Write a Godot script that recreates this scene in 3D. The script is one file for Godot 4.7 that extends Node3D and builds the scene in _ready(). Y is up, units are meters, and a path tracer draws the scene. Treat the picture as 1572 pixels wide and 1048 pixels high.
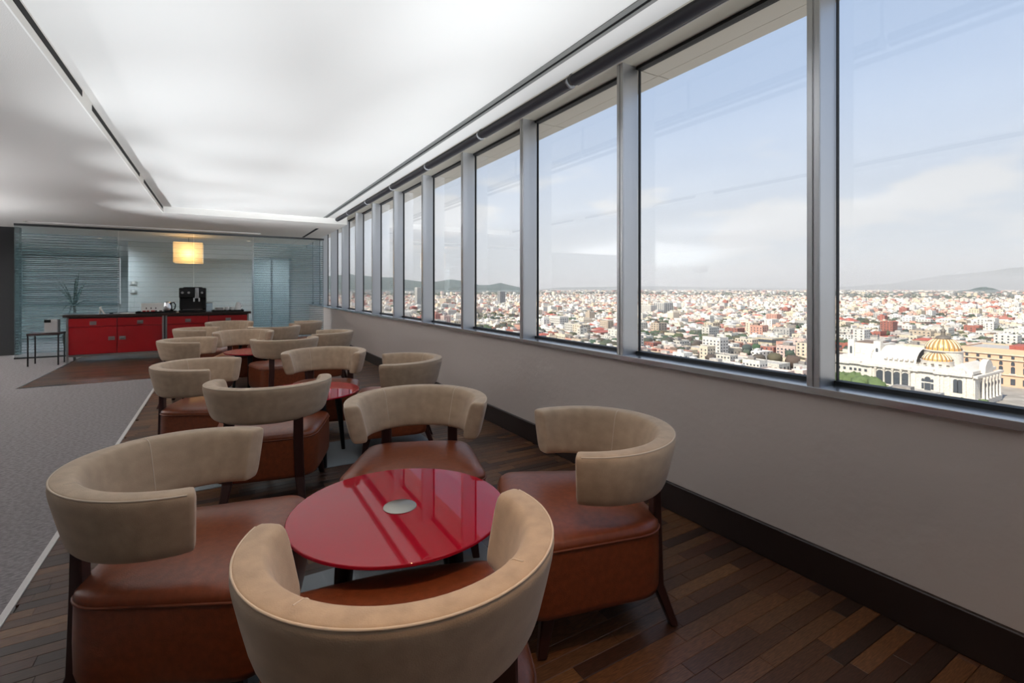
extends Node3D
# A lounge high in a tower: barrel chairs and red tables along a wall of windows over a wide city.

const EYE := 1.27
const FOCAL := 745.0
const YAW := 31.02
const GROUND := -72.0
var M := {}
var used := {}
var rng := RandomNumberGenerator.new()

# ------------------------------------------------------------------ mesh building
class MB:
	var v := PackedVector3Array()
	var n := PackedVector3Array()
	var u := PackedVector2Array()
	var c := PackedColorArray()
	var ix := PackedInt32Array()
	var col := Color(1, 1, 1)
	var tinted := false
	func tint(k: Color) -> void:
		col = k
		tinted = true
	func vert(p: Vector3, nn: Vector3, uv := Vector2.ZERO) -> int:
		v.append(p)
		n.append(nn)
		u.append(uv)
		c.append(col)
		return v.size() - 1
	# a, b, c run counter-clockwise seen from outside
	func face(a: int, b: int, d: int) -> void:
		ix.append(a)
		ix.append(d)
		ix.append(b)
	func tri(a: Vector3, b: Vector3, d: Vector3) -> void:
		var nn := (b - a).cross(d - a).normalized()
		face(vert(a, nn), vert(b, nn), vert(d, nn))
	func quad(a: Vector3, b: Vector3, d: Vector3, e: Vector3) -> void:
		var nn := (b - a).cross(d - a).normalized()
		var w := (b - a).length()
		var h := (e - a).length()
		var i := vert(a, nn, Vector2(0, h))
		var j := vert(b, nn, Vector2(w, h))
		var k := vert(d, nn, Vector2(w, 0))
		var l := vert(e, nn, Vector2(0, 0))
		face(i, j, k)
		face(i, k, l)
	func box(lo: Vector3, hi: Vector3, t := Transform3D.IDENTITY) -> void:
		hexa([Vector3(lo.x, lo.y, hi.z), Vector3(hi.x, lo.y, hi.z), Vector3(hi.x, lo.y, lo.z), Vector3(lo.x, lo.y, lo.z)],
			[Vector3(lo.x, hi.y, hi.z), Vector3(hi.x, hi.y, hi.z), Vector3(hi.x, hi.y, lo.z), Vector3(lo.x, hi.y, lo.z)], t)
	# bottom and top loops of four, counter-clockwise seen from above
	func hexa(b: Array, a: Array, t := Transform3D.IDENTITY) -> void:
		var p := []
		for q in b + a:
			p.append(t * q)
		quad(p[3], p[2], p[1], p[0])
		quad(p[4], p[5], p[6], p[7])
		for i in 4:
			var j := (i + 1) % 4
			quad(p[i], p[j], p[4 + j], p[4 + i])
	# box with chamfered edges
	func chamfer(lo: Vector3, hi: Vector3, r: float, t := Transform3D.IDENTITY) -> void:
		var x := [lo.x, lo.x + r, hi.x - r, hi.x]
		var y := [lo.y, lo.y + r, hi.y - r, hi.y]
		var z := [lo.z, lo.z + r, hi.z - r, hi.z]
		var ring := func(yy: float, inset: bool) -> PackedVector3Array:
			var o := PackedVector3Array()
			if inset:
				o.append_array([Vector3(x[1], yy, z[2]), Vector3(x[1], yy, z[2]), Vector3(x[2], yy, z[2]), Vector3(x[2], yy, z[2]), Vector3(x[2], yy, z[1]), Vector3(x[2], yy, z[1]), Vector3(x[1], yy, z[1]), Vector3(x[1], yy, z[1])])
			else:
				o.append_array([Vector3(x[0], yy, z[2]), Vector3(x[1], yy, z[3]), Vector3(x[2], yy, z[3]), Vector3(x[3], yy, z[2]), Vector3(x[3], yy, z[1]), Vector3(x[2], yy, z[0]), Vector3(x[1], yy, z[0]), Vector3(x[0], yy, z[1])])
			for i in 8:
				o[i] = t * o[i]
			return o
		var rings := [ring.call(y[0], true), ring.call(y[1], false), ring.call(y[2], false), ring.call(y[3], true)]
		for k in 3:
			for i in 8:
				var j := (i + 1) % 8
				var a: Vector3 = rings[k][i]
				var b: Vector3 = rings[k][j]
				var d: Vector3 = rings[k + 1][j]
				var e: Vector3 = rings[k + 1][i]
				if a.distance_squared_to(b) < 1e-12:
					if d.distance_squared_to(e) > 1e-12:
						tri(a, d, e)
				elif d.distance_squared_to(e) < 1e-12:
					tri(a, b, d)
				else:
					quad(a, b, d, e)
		var lowr: PackedVector3Array = rings[0]
		var topr: PackedVector3Array = rings[3]
		quad(lowr[6], lowr[4], lowr[2], lowr[0])
		quad(topr[0], topr[2], topr[4], topr[6])
	# smooth skin over rings of equal size; closed round each ring
	func loft(rings: Array, cap_a := true, cap_b := true, ring_closed := true) -> void:
		var m: int = rings[0].size()
		var base := v.size()
		var nr := rings.size()
		for k in nr:
			for i in m:
				var i0 := (i - 1 + m) % m if ring_closed else maxi(i - 1, 0)
				var i1 := (i + 1) % m if ring_closed else mini(i + 1, m - 1)
				var du: Vector3 = rings[k][i1] - rings[k][i0]
				var dv: Vector3 = rings[mini(k + 1, nr - 1)][i] - rings[maxi(k - 1, 0)][i]
				var nn := du.cross(dv)
				nn = nn.normalized() if nn.length_squared() > 1e-20 else Vector3.UP
				vert(rings[k][i], nn, Vector2(float(i) / m, float(k) / nr))
		for k in nr - 1:
			for i in (m if ring_closed else m - 1):
				var j := (i + 1) % m
				var a := base + k * m + i
				var b := base + k * m + j
				face(a, b, b + m)
				face(a, b + m, a + m)
		if cap_a:
			cap(rings[0], false)
		if cap_b:
			cap(rings[nr - 1], true)
	func cap(ring: PackedVector3Array, up: bool) -> void:
		var mid := Vector3.ZERO
		for p in ring:
			mid += p
		mid /= ring.size()
		var nn := Vector3.ZERO
		for i in ring.size():
			nn += (ring[i] - mid).cross(ring[(i + 1) % ring.size()] - mid)
		nn = nn.normalized() * (1.0 if up else -1.0)
		var o := vert(mid, nn)
		var first := v.size()
		for p in ring:
			vert(p, nn)
		for i in ring.size():
			var j := (i + 1) % ring.size()
			if up:
				face(o, first + i, first + j)
			else:
				face(o, first + j, first + i)
	# profile of (radius, height) turned about y; sharp where a point repeats
	func lathe(profile: Array, seg: int, at := Vector3.ZERO, sweep := TAU, start := 0.0) -> void:
		for k in profile.size() - 1:
			var p: Vector2 = profile[k]
			var q: Vector2 = profile[k + 1]
			if p.is_equal_approx(q):
				continue
			var base := v.size()
			for i in seg + 1:
				var a := start + sweep * i / seg
				var d := Vector3(sin(a), 0, cos(a))
				for e in 2:
					var r: Vector2 = [p, q][e]
					var tang := q - p
					var near := k - 1 if e == 0 else k + 2
					if near >= 0 and near < profile.size():
						var t2: Vector2 = (p - profile[near]) if e == 0 else (profile[near] - q)
						if t2.length() > 1e-9:
							if tang.normalized().dot(t2.normalized()) > 0.6:
								tang = tang.normalized() + t2.normalized()
					tang = tang.normalized()
					var nn := (d * tang.y - Vector3.UP * tang.x).normalized()
					vert(at + d * r.x + Vector3.UP * r.y, nn, Vector2(float(i) / seg, float(k + e) / profile.size()))
			for i in seg:
				var a := base + i * 2
				face(a, a + 2, a + 3)
				face(a, a + 3, a + 1)
	func tube(path: Array, r: float, seg := 8, caps := true, taper := 1.0) -> void:
		var rings := []
		var side := Vector3.ZERO
		for k in path.size():
			var d: Vector3 = (path[mini(k + 1, path.size() - 1)] - path[maxi(k - 1, 0)]).normalized()
			if side == Vector3.ZERO:
				side = d.cross(Vector3.UP if absf(d.y) < 0.9 else Vector3.RIGHT).normalized()
			side = (side - d * side.dot(d)).normalized()
			var up := d.cross(side)
			var ring := PackedVector3Array()
			var rr := r * lerpf(1.0, taper, float(k) / maxf(1.0, path.size() - 1))
			for i in seg:
				var a := TAU * i / seg
				ring.append(path[k] + (side * cos(a) + up * sin(a)) * rr)
			rings.append(ring)
		loft(rings, caps, caps)
	func mesh() -> ArrayMesh:
		var a := []
		a.resize(Mesh.ARRAY_MAX)
		a[Mesh.ARRAY_VERTEX] = v
		a[Mesh.ARRAY_NORMAL] = n
		a[Mesh.ARRAY_TEX_UV] = u
		if tinted:
			a[Mesh.ARRAY_COLOR] = c
		a[Mesh.ARRAY_INDEX] = ix
		var m := ArrayMesh.new()
		m.add_surface_from_arrays(Mesh.PRIMITIVE_TRIANGLES, a)
		return m

# ------------------------------------------------------------------ naming
func numbered(called: String) -> String:
	used[called] = used.get(called, -1) + 1
	return called if used[called] == 0 else "%s_%03d" % [called, used[called]]

func thing(called: String, label: String, category: String, at := Vector3.ZERO, turn := 0.0, group := "") -> Node3D:
	var o := Node3D.new()
	o.name = numbered(called)
	add_child(o)
	o.position = at
	o.rotation.y = turn
	tag(o, label, category, group)
	return o

func tag(o: Node3D, label: String, category: String, group := "") -> void:
	o.set_meta("label", label)
	o.set_meta("category", category)
	if group:
		o.set_meta("group", group)

func part(called: String, mb, mat: Material, parent: Node3D = null, label := "") -> MeshInstance3D:
	var o := MeshInstance3D.new()
	o.mesh = mb.mesh() if mb is MB else mb
	o.material_override = mat
	if parent == null:
		o.name = numbered(called)
		add_child(o)
	else:
		o.name = called
		parent.add_child(o, true)
	if label:
		o.set_meta("label", label)
	return o

func structure(called: String, mb, mat: Material, label := "") -> MeshInstance3D:
	var o := part(called, mb, mat)
	o.set_meta("kind", "structure")
	if label:
		o.set_meta("label", label)
	return o

func copy_of(o: Node3D, label: String) -> Node3D:
	var c: Node3D = o.duplicate()
	c.name = numbered(String(o.name).rstrip("0123456789").trim_suffix("_"))
	add_child(c)
	c.set_meta("label", label)
	return c

# ------------------------------------------------------------------ materials
func noise_tex(freq: float, octaves: int, lo: Color, hi: Color, size := 512, seed_ := 1, kind := FastNoiseLite.TYPE_SIMPLEX_SMOOTH, contrast := 0.5) -> NoiseTexture2D:
	var f := FastNoiseLite.new()
	f.noise_type = kind
	f.frequency = freq
	f.fractal_octaves = octaves
	f.seed = seed_
	var g := Gradient.new()
	g.set_color(0, lo)
	g.set_color(1, hi)
	g.set_offset(0, 0.5 - contrast)
	g.set_offset(1, 0.5 + contrast)
	var t := NoiseTexture2D.new()
	t.width = size
	t.height = size
	t.seamless = true
	t.noise = f
	t.color_ramp = g
	return t

func mat(called: String, color: Color, rough: float, more := {}) -> StandardMaterial3D:
	var m := StandardMaterial3D.new()
	m.resource_name = called
	m.albedo_color = color
	m.roughness = rough
	for k in more:
		m.set(k, more[k])
	M[called] = m
	return m

func rgb(r: float, g: float, b: float) -> Color:
	return Color(r / 255.0, g / 255.0, b / 255.0)

func lin(r: float, g: float, b: float) -> Color:
	return rgb(r, g, b).srgb_to_linear()

func triplanar(m: StandardMaterial3D, scale: Vector3, world := true) -> void:
	m.uv1_triplanar = true
	m.uv1_world_triplanar = world
	m.uv1_scale = scale

func make_materials() -> void:
	var g := func(a: float) -> Color: return Color(a, a, a)
	var nap := noise_tex(0.012, 5, g.call(0.88), g.call(1.0), 512, 3, FastNoiseLite.TYPE_SIMPLEX_SMOOTH, 0.4)
	var fine := noise_tex(0.22, 3, g.call(0.0), g.call(1.0), 512, 4)
	var m := mat("velvet", rgb(192, 166, 139), 0.85, {"albedo_texture": nap, "rim_enabled": true, "rim": 0.7, "rim_tint": 0.35, "heightmap_enabled": true, "heightmap_texture": fine, "heightmap_scale": 0.05})
	triplanar(m, Vector3(2.2, 2.2, 2.2), false)
	mat("velvet_seam", rgb(206, 188, 168), 0.9)
	var hide := noise_tex(0.02, 4, g.call(0.82), g.call(1.0), 512, 9)
	m = mat("leather", rgb(134, 67, 38), 0.34, {"albedo_texture": hide, "heightmap_enabled": true, "heightmap_texture": noise_tex(0.12, 3, g.call(0.0), g.call(1.0), 512, 12), "heightmap_scale": 0.035})
	triplanar(m, Vector3(3, 3, 3), false)
	mat("leather_piping", rgb(112, 56, 32), 0.45)
	mat("dark_wood", rgb(52, 24, 20), 0.4)
	mat("black_wood", rgb(24, 20, 20), 0.45)
	mat("red_glass", rgb(158, 14, 36), 0.02, {"metallic_specular": 0.4})
	mat("brushed_steel", rgb(168, 164, 156), 0.3, {"metallic": 1.0, "anisotropy_enabled": true, "anisotropy": 0.8})
	mat("chrome", rgb(205, 205, 208), 0.15, {"metallic": 1.0})
	mat("satin_metal", rgb(150, 148, 146), 0.35, {"metallic": 0.9})
	# floor
	var grain := noise_tex(0.02, 6, g.call(0.62), g.call(1.0), 1024, 21, FastNoiseLite.TYPE_SIMPLEX_SMOOTH, 0.4)
	var tones := [rgb(92, 62, 44), rgb(112, 78, 54), rgb(76, 50, 38), rgb(134, 94, 62), rgb(100, 66, 48), rgb(60, 42, 34), rgb(86, 54, 42), rgb(120, 80, 52)]
	for i in tones.size():
		m = mat("plank_%d" % i, tones[i], 0.34, {"albedo_texture": grain})
		triplanar(m, Vector3(0.9, 6.0, 9.0))
	m = mat("plank_far", Color(1, 1, 1), 0.34, {"albedo_texture": grain, "vertex_color_use_as_albedo": true})
	triplanar(m, Vector3(0.9, 6.0, 9.0))
	mat("subfloor", rgb(30, 22, 18), 0.7)
	var pile := noise_tex(0.03, 6, rgb(106, 100, 101), rgb(164, 156, 156), 1024, 31, FastNoiseLite.TYPE_SIMPLEX_SMOOTH, 0.42)
	m = mat("carpet", Color(1, 1, 1), 0.98, {"albedo_texture": pile, "heightmap_enabled": true, "heightmap_texture": noise_tex(0.2, 3, g.call(0.0), g.call(1.0), 512, 33), "heightmap_scale": 0.4})
	triplanar(m, Vector3(0.9, 1.0, 3.0))
	mat("carpet_edge", rgb(206, 200, 196), 0.5)
	m = mat("rug_pile", rgb(150, 156, 160), 0.95, {"heightmap_enabled": true, "heightmap_texture": fine, "heightmap_scale": 0.3})
	triplanar(m, Vector3(4, 4, 4))
	# shell
	var plaster := noise_tex(0.02, 5, g.call(0.0), g.call(1.0), 512, 41)
	m = mat("wall_paint", rgb(198, 186, 180), 0.85, {"heightmap_enabled": true, "heightmap_texture": plaster, "heightmap_scale": 0.12})
	triplanar(m, Vector3(1.2, 1.2, 1.2))
	mat("baseboard_wood", rgb(38, 26, 24), 0.45)
	mat("ceiling_white", rgb(246, 245, 241), 0.9)
	m = mat("soffit_plaster", rgb(222, 219, 214), 0.92, {"heightmap_enabled": true, "heightmap_texture": fine, "heightmap_scale": 0.08})
	triplanar(m, Vector3(1.5, 1.5, 1.5))
	mat("slot_black", rgb(14, 14, 15), 0.8)
	mat("slot_metal", rgb(150, 152, 150), 0.45, {"metallic": 0.4})
	mat("mullion_metal", rgb(200, 202, 206), 0.34, {"metallic": 0.85})
	mat("head_panel", rgb(214, 210, 196), 0.6)
	mat("gasket", rgb(20, 22, 26), 0.6)
	mat("sill_metal", rgb(206, 209, 214), 0.22, {"metallic": 0.85})
	mat("outer_soffit", rgb(206, 198, 184), 0.7)
	mat("pane_glass", Color(0.86, 0.92, 0.98, 0.03), 0.0, {"transparency": BaseMaterial3D.TRANSPARENCY_ALPHA})
	mat("blind_cloth", rgb(44, 43, 48), 0.55)
	mat("bracket", rgb(150, 150, 152), 0.4, {"metallic": 0.6})
	mat("partition_glass", Color(0.36, 0.52, 0.54, 0.22), 0.0, {"transparency": BaseMaterial3D.TRANSPARENCY_ALPHA})
	mat("frosted_line", Color(0.52, 0.68, 0.72, 0.34), 0.6, {"transparency": BaseMaterial3D.TRANSPARENCY_ALPHA})
	mat("frosted_faint", Color(0.6, 0.72, 0.75, 0.16), 0.6, {"transparency": BaseMaterial3D.TRANSPARENCY_ALPHA})
	mat("partition_rail", rgb(30, 32, 32), 0.4)
	mat("room_wall", rgb(196, 200, 198), 0.85)
	mat("near_black", rgb(26, 26, 28), 0.8)
	# sideboard and what stands on it
	mat("red_lacquer", rgb(150, 16, 22), 0.3)
	mat("worktop", rgb(48, 34, 30), 0.3)
	mat("black_plastic", rgb(18, 18, 20), 0.22)
	mat("white_china", rgb(238, 236, 232), 0.2)
	mat("paper", rgb(236, 234, 228), 0.8)
	mat("grey_box", rgb(170, 168, 166), 0.6)
	mat("print_red", rgb(190, 40, 36), 0.7)
	mat("print_dark", rgb(60, 44, 40), 0.7)
	mat("leaf", rgb(44, 62, 44), 0.6)
	mat("pot", rgb(60, 58, 58), 0.6)
	mat("lamp_lens", rgb(255, 240, 220), 0.5, {"emission_enabled": true, "emission": rgb(255, 236, 206), "emission_energy_multiplier": 2.0})
	mat("bark_brown", rgb(84, 70, 56), 0.9)
	mat("tank_blue", Color(0.55, 0.72, 0.82, 0.35), 0.05, {"transparency": BaseMaterial3D.TRANSPARENCY_ALPHA})

# ------------------------------------------------------------------ set-up
func _ready() -> void:
	rng.seed = 20
	make_materials()
	set_camera()
	set_sky()
	set_lights()
	build_shell()
	build_windows()
	build_partition()
	build_back_room()
	build_floor()
	build_seating()
	build_sideboard()
	build_lamps()
	build_city()

func set_camera() -> void:
	var cam := Camera3D.new()
	cam.name = "camera"
	add_child(cam)
	cam.position = Vector3(0, EYE, 0)
	cam.rotation_degrees.y = -YAW
	cam.projection = Camera3D.PROJECTION_FRUSTUM
	cam.near = 0.05
	cam.far = 60000.0
	cam.size = 0.05 * 1048.0 / FOCAL
	cam.frustum_offset = Vector2(0, -0.05 * (524.0 - 443.0) / FOCAL)
	cam.current = true

func set_sky() -> void:
	var env := Environment.new()
	env.background_mode = Environment.BG_SKY
	env.tonemap_mode = Environment.TONE_MAPPER_LINEAR
	env.tonemap_exposure = 1.0
	env.sdfgi_enabled = true
	env.ssao_enabled = true
	env.ssil_enabled = true
	env.volumetric_fog_enabled = true
	env.volumetric_fog_density = 0.0
	var w := 1536
	var h := 768
	var im := Image.create_empty(w, h, false, Image.FORMAT_RGBF)
	var cl := FastNoiseLite.new()
	cl.seed = 7
	cl.frequency = 1.0
	cl.fractal_octaves = 5
	cl.noise_type = FastNoiseLite.TYPE_SIMPLEX_SMOOTH
	var top := lin(112, 164, 226)
	var mid := lin(192, 213, 243)
	var low := lin(236, 241, 245)
	var white := lin(244, 246, 248)
	for y in h:
		var up := PI * 0.5 - PI * (y + 0.5) / h
		var base := low
		if up > 0.0:
			var t := up / (PI * 0.5)
			base = low.lerp(mid, smoothstep(0.0, 0.26, t))
			base = base.lerp(top, smoothstep(0.18, 0.7, t))
		var s := sin(up)
		for x in w:
			var k := base
			if up > 0.0:
				var a := TAU * x / w
				var d := Vector3(cos(a) * cos(up), s, sin(a) * cos(up))
				# cloud banks low over the horizon and thin veils above
				var bank := cl.get_noise_3d(d.x * 2.6, d.y * 9.0, d.z * 2.6) * 0.5 + 0.5
				var cover := smoothstep(0.62, 0.78, bank + 0.16 * (1.0 - absf(up - 0.13) / 0.13)) * smoothstep(0.3, 0.16, up)
				var veil := cl.get_noise_3d(d.x * 1.6 + 30.0, d.y * 3.0, d.z * 1.6) * 0.5 + 0.5
				k = k.lerp(white, clampf(0.85 * cover + 0.1 * veil, 0.0, 1.0))
			im.set_pixel(x, y, k)
	var sm := PanoramaSkyMaterial.new()
	sm.panorama = ImageTexture.create_from_image(im)
	var sky := Sky.new()
	sky.sky_material = sm
	env.sky = sky
	var we := WorldEnvironment.new()
	we.name = "environment"
	we.environment = env
	add_child(we)

func set_lights() -> void:
	var sun := DirectionalLight3D.new()
	sun.name = "sun"
	add_child(sun)
	sun.look_at_from_position(Vector3(-0.77, 0.72, 0.12), Vector3.ZERO, Vector3.UP)
	sun.light_color = Color(1.0, 0.955, 0.88)
	sun.light_energy = 2.5
	sun.light_angular_distance = 0.6
	sun.shadow_enabled = true

# ------------------------------------------------------------------ the room
const WX := 2.215      # face of the window wall and its mullions
const GX := 2.36       # glass
const COFFER := 2.54
const SOFFIT := 2.445
const HEAD := 2.72
const PZ := -12.07     # glass partition
const BACK_Z := 4.0
const LEFT_X := -8.0
const FAR_Z := -17.0
const COF_X := -0.755
const COF_Z := -9.2

func build_shell() -> void:
	var b := MB.new()
	# wall under the windows
	b.box(Vector3(WX + 0.012, -0.25, FAR_Z), Vector3(GX + 0.1, 0.812, BACK_Z))
	structure("wall_right", b, M.wall_paint, "greyish beige painted wall under the windows")
	b = MB.new()
	b.chamfer(Vector3(WX - 0.01, 0.0, PZ), Vector3(WX + 0.012, 0.158, BACK_Z), 0.004)
	structure("baseboard_right", b, M.baseboard_wood, "tall black-brown wooden baseboard under the window wall")
	b = MB.new()
	b.box(Vector3(LEFT_X - 0.2, -0.25, FAR_Z), Vector3(LEFT_X, 2.9, BACK_Z))
	structure("wall_left", b, M.room_wall)
	b = MB.new()
	b.box(Vector3(LEFT_X - 0.2, -0.25, BACK_Z), Vector3(GX + 0.1, 2.9, BACK_Z + 0.2))
	structure("wall_back", b, M.room_wall)
	# ceiling: raised coffer, lower soffit round it, pocket for the blinds
	b = MB.new()
	b.box(Vector3(COF_X, COFFER, COF_Z), Vector3(1.775, 3.0, BACK_Z))
	structure("ceiling", b, M.ceiling_white, "smooth white raised ceiling along the windows")
	b = MB.new()
	b.box(Vector3(LEFT_X, SOFFIT, COF_Z), Vector3(COF_X, 3.0, BACK_Z))
	b.box(Vector3(LEFT_X, SOFFIT, PZ + 0.52), Vector3(2.0, 3.0, COF_Z))
	# shallow recessed slot in front of the partition
	b.box(Vector3(LEFT_X, SOFFIT, PZ + 0.28), Vector3(-2.95, 3.0, PZ + 0.52))
	b.box(Vector3(0.75, SOFFIT, PZ + 0.28), Vector3(2.0, 3.0, PZ + 0.52))
	b.box(Vector3(-2.95, SOFFIT + 0.09, PZ + 0.28), Vector3(0.75, 3.0, PZ + 0.52))
	b.box(Vector3(LEFT_X, SOFFIT, FAR_Z), Vector3(2.0, 3.0, PZ + 0.28))
	structure("ceiling", b, M.soffit_plaster, "lower grey-white plaster soffit round the raised ceiling")
	# bright metal lip along the step, with two black air slots
	b = MB.new()
	b.box(Vector3(COF_X - 0.004, SOFFIT - 0.006, COF_Z - 0.004), Vector3(COF_X + 0.004, COFFER, BACK_Z))
	structure("trim_1", b, M.ceiling_white)
	var segs := [[-1.0, -4.04], [-4.32, -6.61], [-6.95, -9.08]]
	for s in segs:
		b = MB.new()
		b.box(Vector3(COF_X, SOFFIT + 0.042, s[1]), Vector3(COF_X + 0.006, COFFER - 0.014, s[0]))
		var o := structure("trim_2", b, M.slot_black, "black linear air slot in the ceiling step")
	# channel along the window side of the coffer
	b = MB.new()
	b.box(Vector3(1.575, COFFER - 0.006, COF_Z + 0.05), Vector3(1.605, COFFER, BACK_Z))
	b.box(Vector3(1.622, COFFER - 0.006, COF_Z + 0.05), Vector3(1.645, COFFER, BACK_Z))
	structure("trim_3", b, M.slot_metal, "grey metal edge of the ceiling channel")
	b = MB.new()
	b.box(Vector3(1.605, COFFER - 0.0015, COF_Z + 0.05), Vector3(1.622, COFFER, BACK_Z))
	structure("trim_4", b, M.slot_black, "black slit of the ceiling channel")
	b = MB.new()
	b.box(Vector3(1.60, SOFFIT - 0.004, PZ + 0.1), Vector3(1.65, SOFFIT, PZ + 2.0))
	structure("trim_5", b, M.slot_black, "short black ceiling slot by the glass partition")
	# pocket over the blinds and window head
	b = MB.new()
	b.box(Vector3(1.775, HEAD + 0.05, COF_Z), Vector3(1.99, 3.0, BACK_Z))
	b.box(Vector3(1.97, HEAD, COF_Z), Vector3(GX + 0.02, 3.0, BACK_Z))
	b.box(Vector3(1.97, HEAD, FAR_Z), Vector3(GX + 0.02, 3.0, COF_Z))
	structure("ceiling", b, M.head_panel, "cream panel over the window heads")
	b = MB.new()
	b.box(Vector3(LEFT_X - 0.2, 3.0, FAR_Z - 0.2), Vector3(GX + 0.1, 3.3, BACK_Z + 0.2))
	structure("ceiling", b, M.near_black, "slab over the room")

func mull_z(k: int) -> float:
	return -1.135 - 1.1925 * k

func build_windows() -> void:
	var m := MB.new()
	# mullion: two flat faces with a groove between, sides back to the glass
	var y0 := 0.843
	var side := MB.new()
	side.chamfer(Vector3(WX + 0.002, y0 - 0.002, -0.027), Vector3(GX - 0.012, HEAD, 0.027), 0.003)
	var side_mesh := side.mesh()
	var face_ := MB.new()
	face_.chamfer(Vector3(WX - 0.004, y0, -0.027), Vector3(WX + 0.004, HEAD, -0.003), 0.0015)
	face_.chamfer(Vector3(WX - 0.004, y0, 0.003), Vector3(WX + 0.004, HEAD, 0.027), 0.0015)
	var face_mesh := face_.mesh()
	for k in range(-3, 13):
		var z1 := mull_z(k)
		var w := Node3D.new()
		w.name = numbered("window_%d" % (k + 4))
		add_child(w)
		w.set_meta("kind", "structure")
		w.position = Vector3(0, 0, z1)
		part("mullion", side_mesh, M.mullion_metal, w)
		part("mullion_face", face_mesh, M.mullion_metal, w)
		# the bay runs from this mullion away from the camera
		var a := -1.1925 + 0.027
		var z2 := -0.027
		var b := MB.new()
		b.box(Vector3(GX - 0.003, y0 - 0.01, a), Vector3(GX + 0.003, HEAD - 0.005, z2))
		part("pane", b, M.pane_glass, w)
		b = MB.new()
		b.box(Vector3(GX - 0.03, y0 - 0.004, a), Vector3(GX + 0.02, y0 + 0.019, z2))
		b.box(Vector3(GX - 0.03, HEAD - 0.02, a), Vector3(GX + 0.02, HEAD, z2))
		b.box(Vector3(GX - 0.012, y0, a), Vector3(GX + 0.01, HEAD, a + 0.004))
		b.box(Vector3(GX - 0.012, y0, z2 - 0.004), Vector3(GX + 0.01, HEAD, z2))
		part("gasket", b, M.gasket, w)
	# sill: pale metal top, darker front edge
	var s := MB.new()
	s.box(Vector3(WX - 0.002, 0.814, FAR_Z), Vector3(GX + 0.05, 0.843, BACK_Z))
	structure("trim_6", s, M.sill_metal, "pale metal window sill")
	s = MB.new()
	s.chamfer(Vector3(WX - 0.014, 0.812, FAR_Z), Vector3(WX - 0.002, 0.843, BACK_Z), 0.002)
	structure("trim_7", s, M.sill_metal, "grey front edge of the window sill")
	# outside: overhanging soffit of the facade with a joint and an edge strip
	var so := Node3D.new()
	so.name = numbered("trim_8")
	add_child(so)
	so.set_meta("kind", "structure")
	so.set_meta("label", "beige panels of the facade soffit outside the glass")
	for k in range(-3, 13):
		var z1 := mull_z(k)
		s = MB.new()
		s.box(Vector3(GX + 0.03, HEAD, z1 - 1.1925 + 0.004), Vector3(GX + 0.2, HEAD + 0.05, z1 - 0.004))
		part("panel", s, M.outer_soffit, so)
		s = MB.new()
		s.box(Vector3(GX + 0.21, HEAD + 0.004, z1 - 1.1925 + 0.004), Vector3(GX + 0.32, HEAD + 0.05, z1 - 0.004))
		part("panel", s, M.outer_soffit, so)
	s = MB.new()
	s.box(Vector3(GX + 0.0, HEAD + 0.05, FAR_Z), Vector3(GX + 0.33, HEAD + 0.5, BACK_Z))
	part("backing", s, M.gasket, so)
	# rolled-up blinds
	var names := ["nearest", "second", "third", "fourth", "fifth", "sixth", "seventh"]
	for k in range(-2, 7):
		var z1 := mull_z(k) - 0.02
		var z2 := mull_z(k + 1) + 0.02
		var where: String = "above the window %s the camera" % ["behind", "beside"][k + 2] if k < 0 else "above the %s window bay in view" % names[k]
		var t := thing("roller_blind", "dark grey roller blind rolled up " + where, "roller blind", Vector3(1.824, 2.524, (z1 + z2) * 0.5), 0.0, "roller blinds along the window head")
		var half := (z1 - z2) * 0.5
		var b := MB.new()
		b.tube([Vector3(0, 0, -half), Vector3(0, 0, half)], 0.034, 20)
		part("cloth_roll", b, M.blind_cloth, t)
		b = MB.new()
		b.tube([Vector3(0.03, -0.022, -half), Vector3(0.03, -0.022, half)], 0.006, 8)
		part("hem_bar", b, M.bracket, t)
		b = MB.new()
		b.tube([Vector3(0, 0, half), Vector3(0, 0, half + 0.012)], 0.037, 20)
		b.box(Vector3(-0.008, 0.0, half), Vector3(0.008, 0.24, half + 0.01))
		part("end_bracket", b, M.bracket, t)

func build_partition() -> void:
	var xs := [-3.17, -1.70, -0.47, 0.62, 2.09]
	var lines := [[0.5, 1.0], [0.35, 0.5], [0.35, 0.4], [0.5, 1.0]]
	var words := ["left glass panel with dense wavy frosted stripes", "clear teal glass panel left of the coffee machine", "clear teal glass panel right of the coffee machine", "right glass panel with frosted stripes beside the windows"]
	for i in 4:
		var t := Node3D.new()
		t.name = numbered("wall_far")
		add_child(t)
		t.set_meta("kind", "structure")
		t.set_meta("label", words[i])
		t.position = Vector3(0, 0, PZ)
		var b := MB.new()
		b.box(Vector3(xs[i] + 0.003, 0.03, -0.005), Vector3(xs[i + 1] - 0.003, SOFFIT - 0.03, 0.005))
		part("glass_panel", b, M.partition_glass, t)
		b = MB.new()
		var strong: bool = i == 0 or i == 3
		var y := 0.1
		var j := 0
		while y < 2.3:
			var thick := 0.024 if strong else 0.008
			if strong or j % 2 == 0:
				b.box(Vector3(xs[i] + 0.02, y, 0.006), Vector3(xs[i + 1] - 0.02, y + thick, 0.0075))
			y += 0.05
			j += 1
		var o := part("frosted_stripes", b, M.frosted_line if strong else M.frosted_faint, t)
		o.set_meta("kind", "stuff")
		b = MB.new()
		b.box(Vector3(xs[i], SOFFIT - 0.04, -0.02), Vector3(xs[i + 1], SOFFIT, 0.02))
		part("top_rail", b, M.partition_rail, t)
		b = MB.new()
		b.box(Vector3(xs[i], 0.0, -0.015), Vector3(xs[i + 1], 0.03, 0.015))
		part("bottom_rail", b, M.partition_rail, t)

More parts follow.
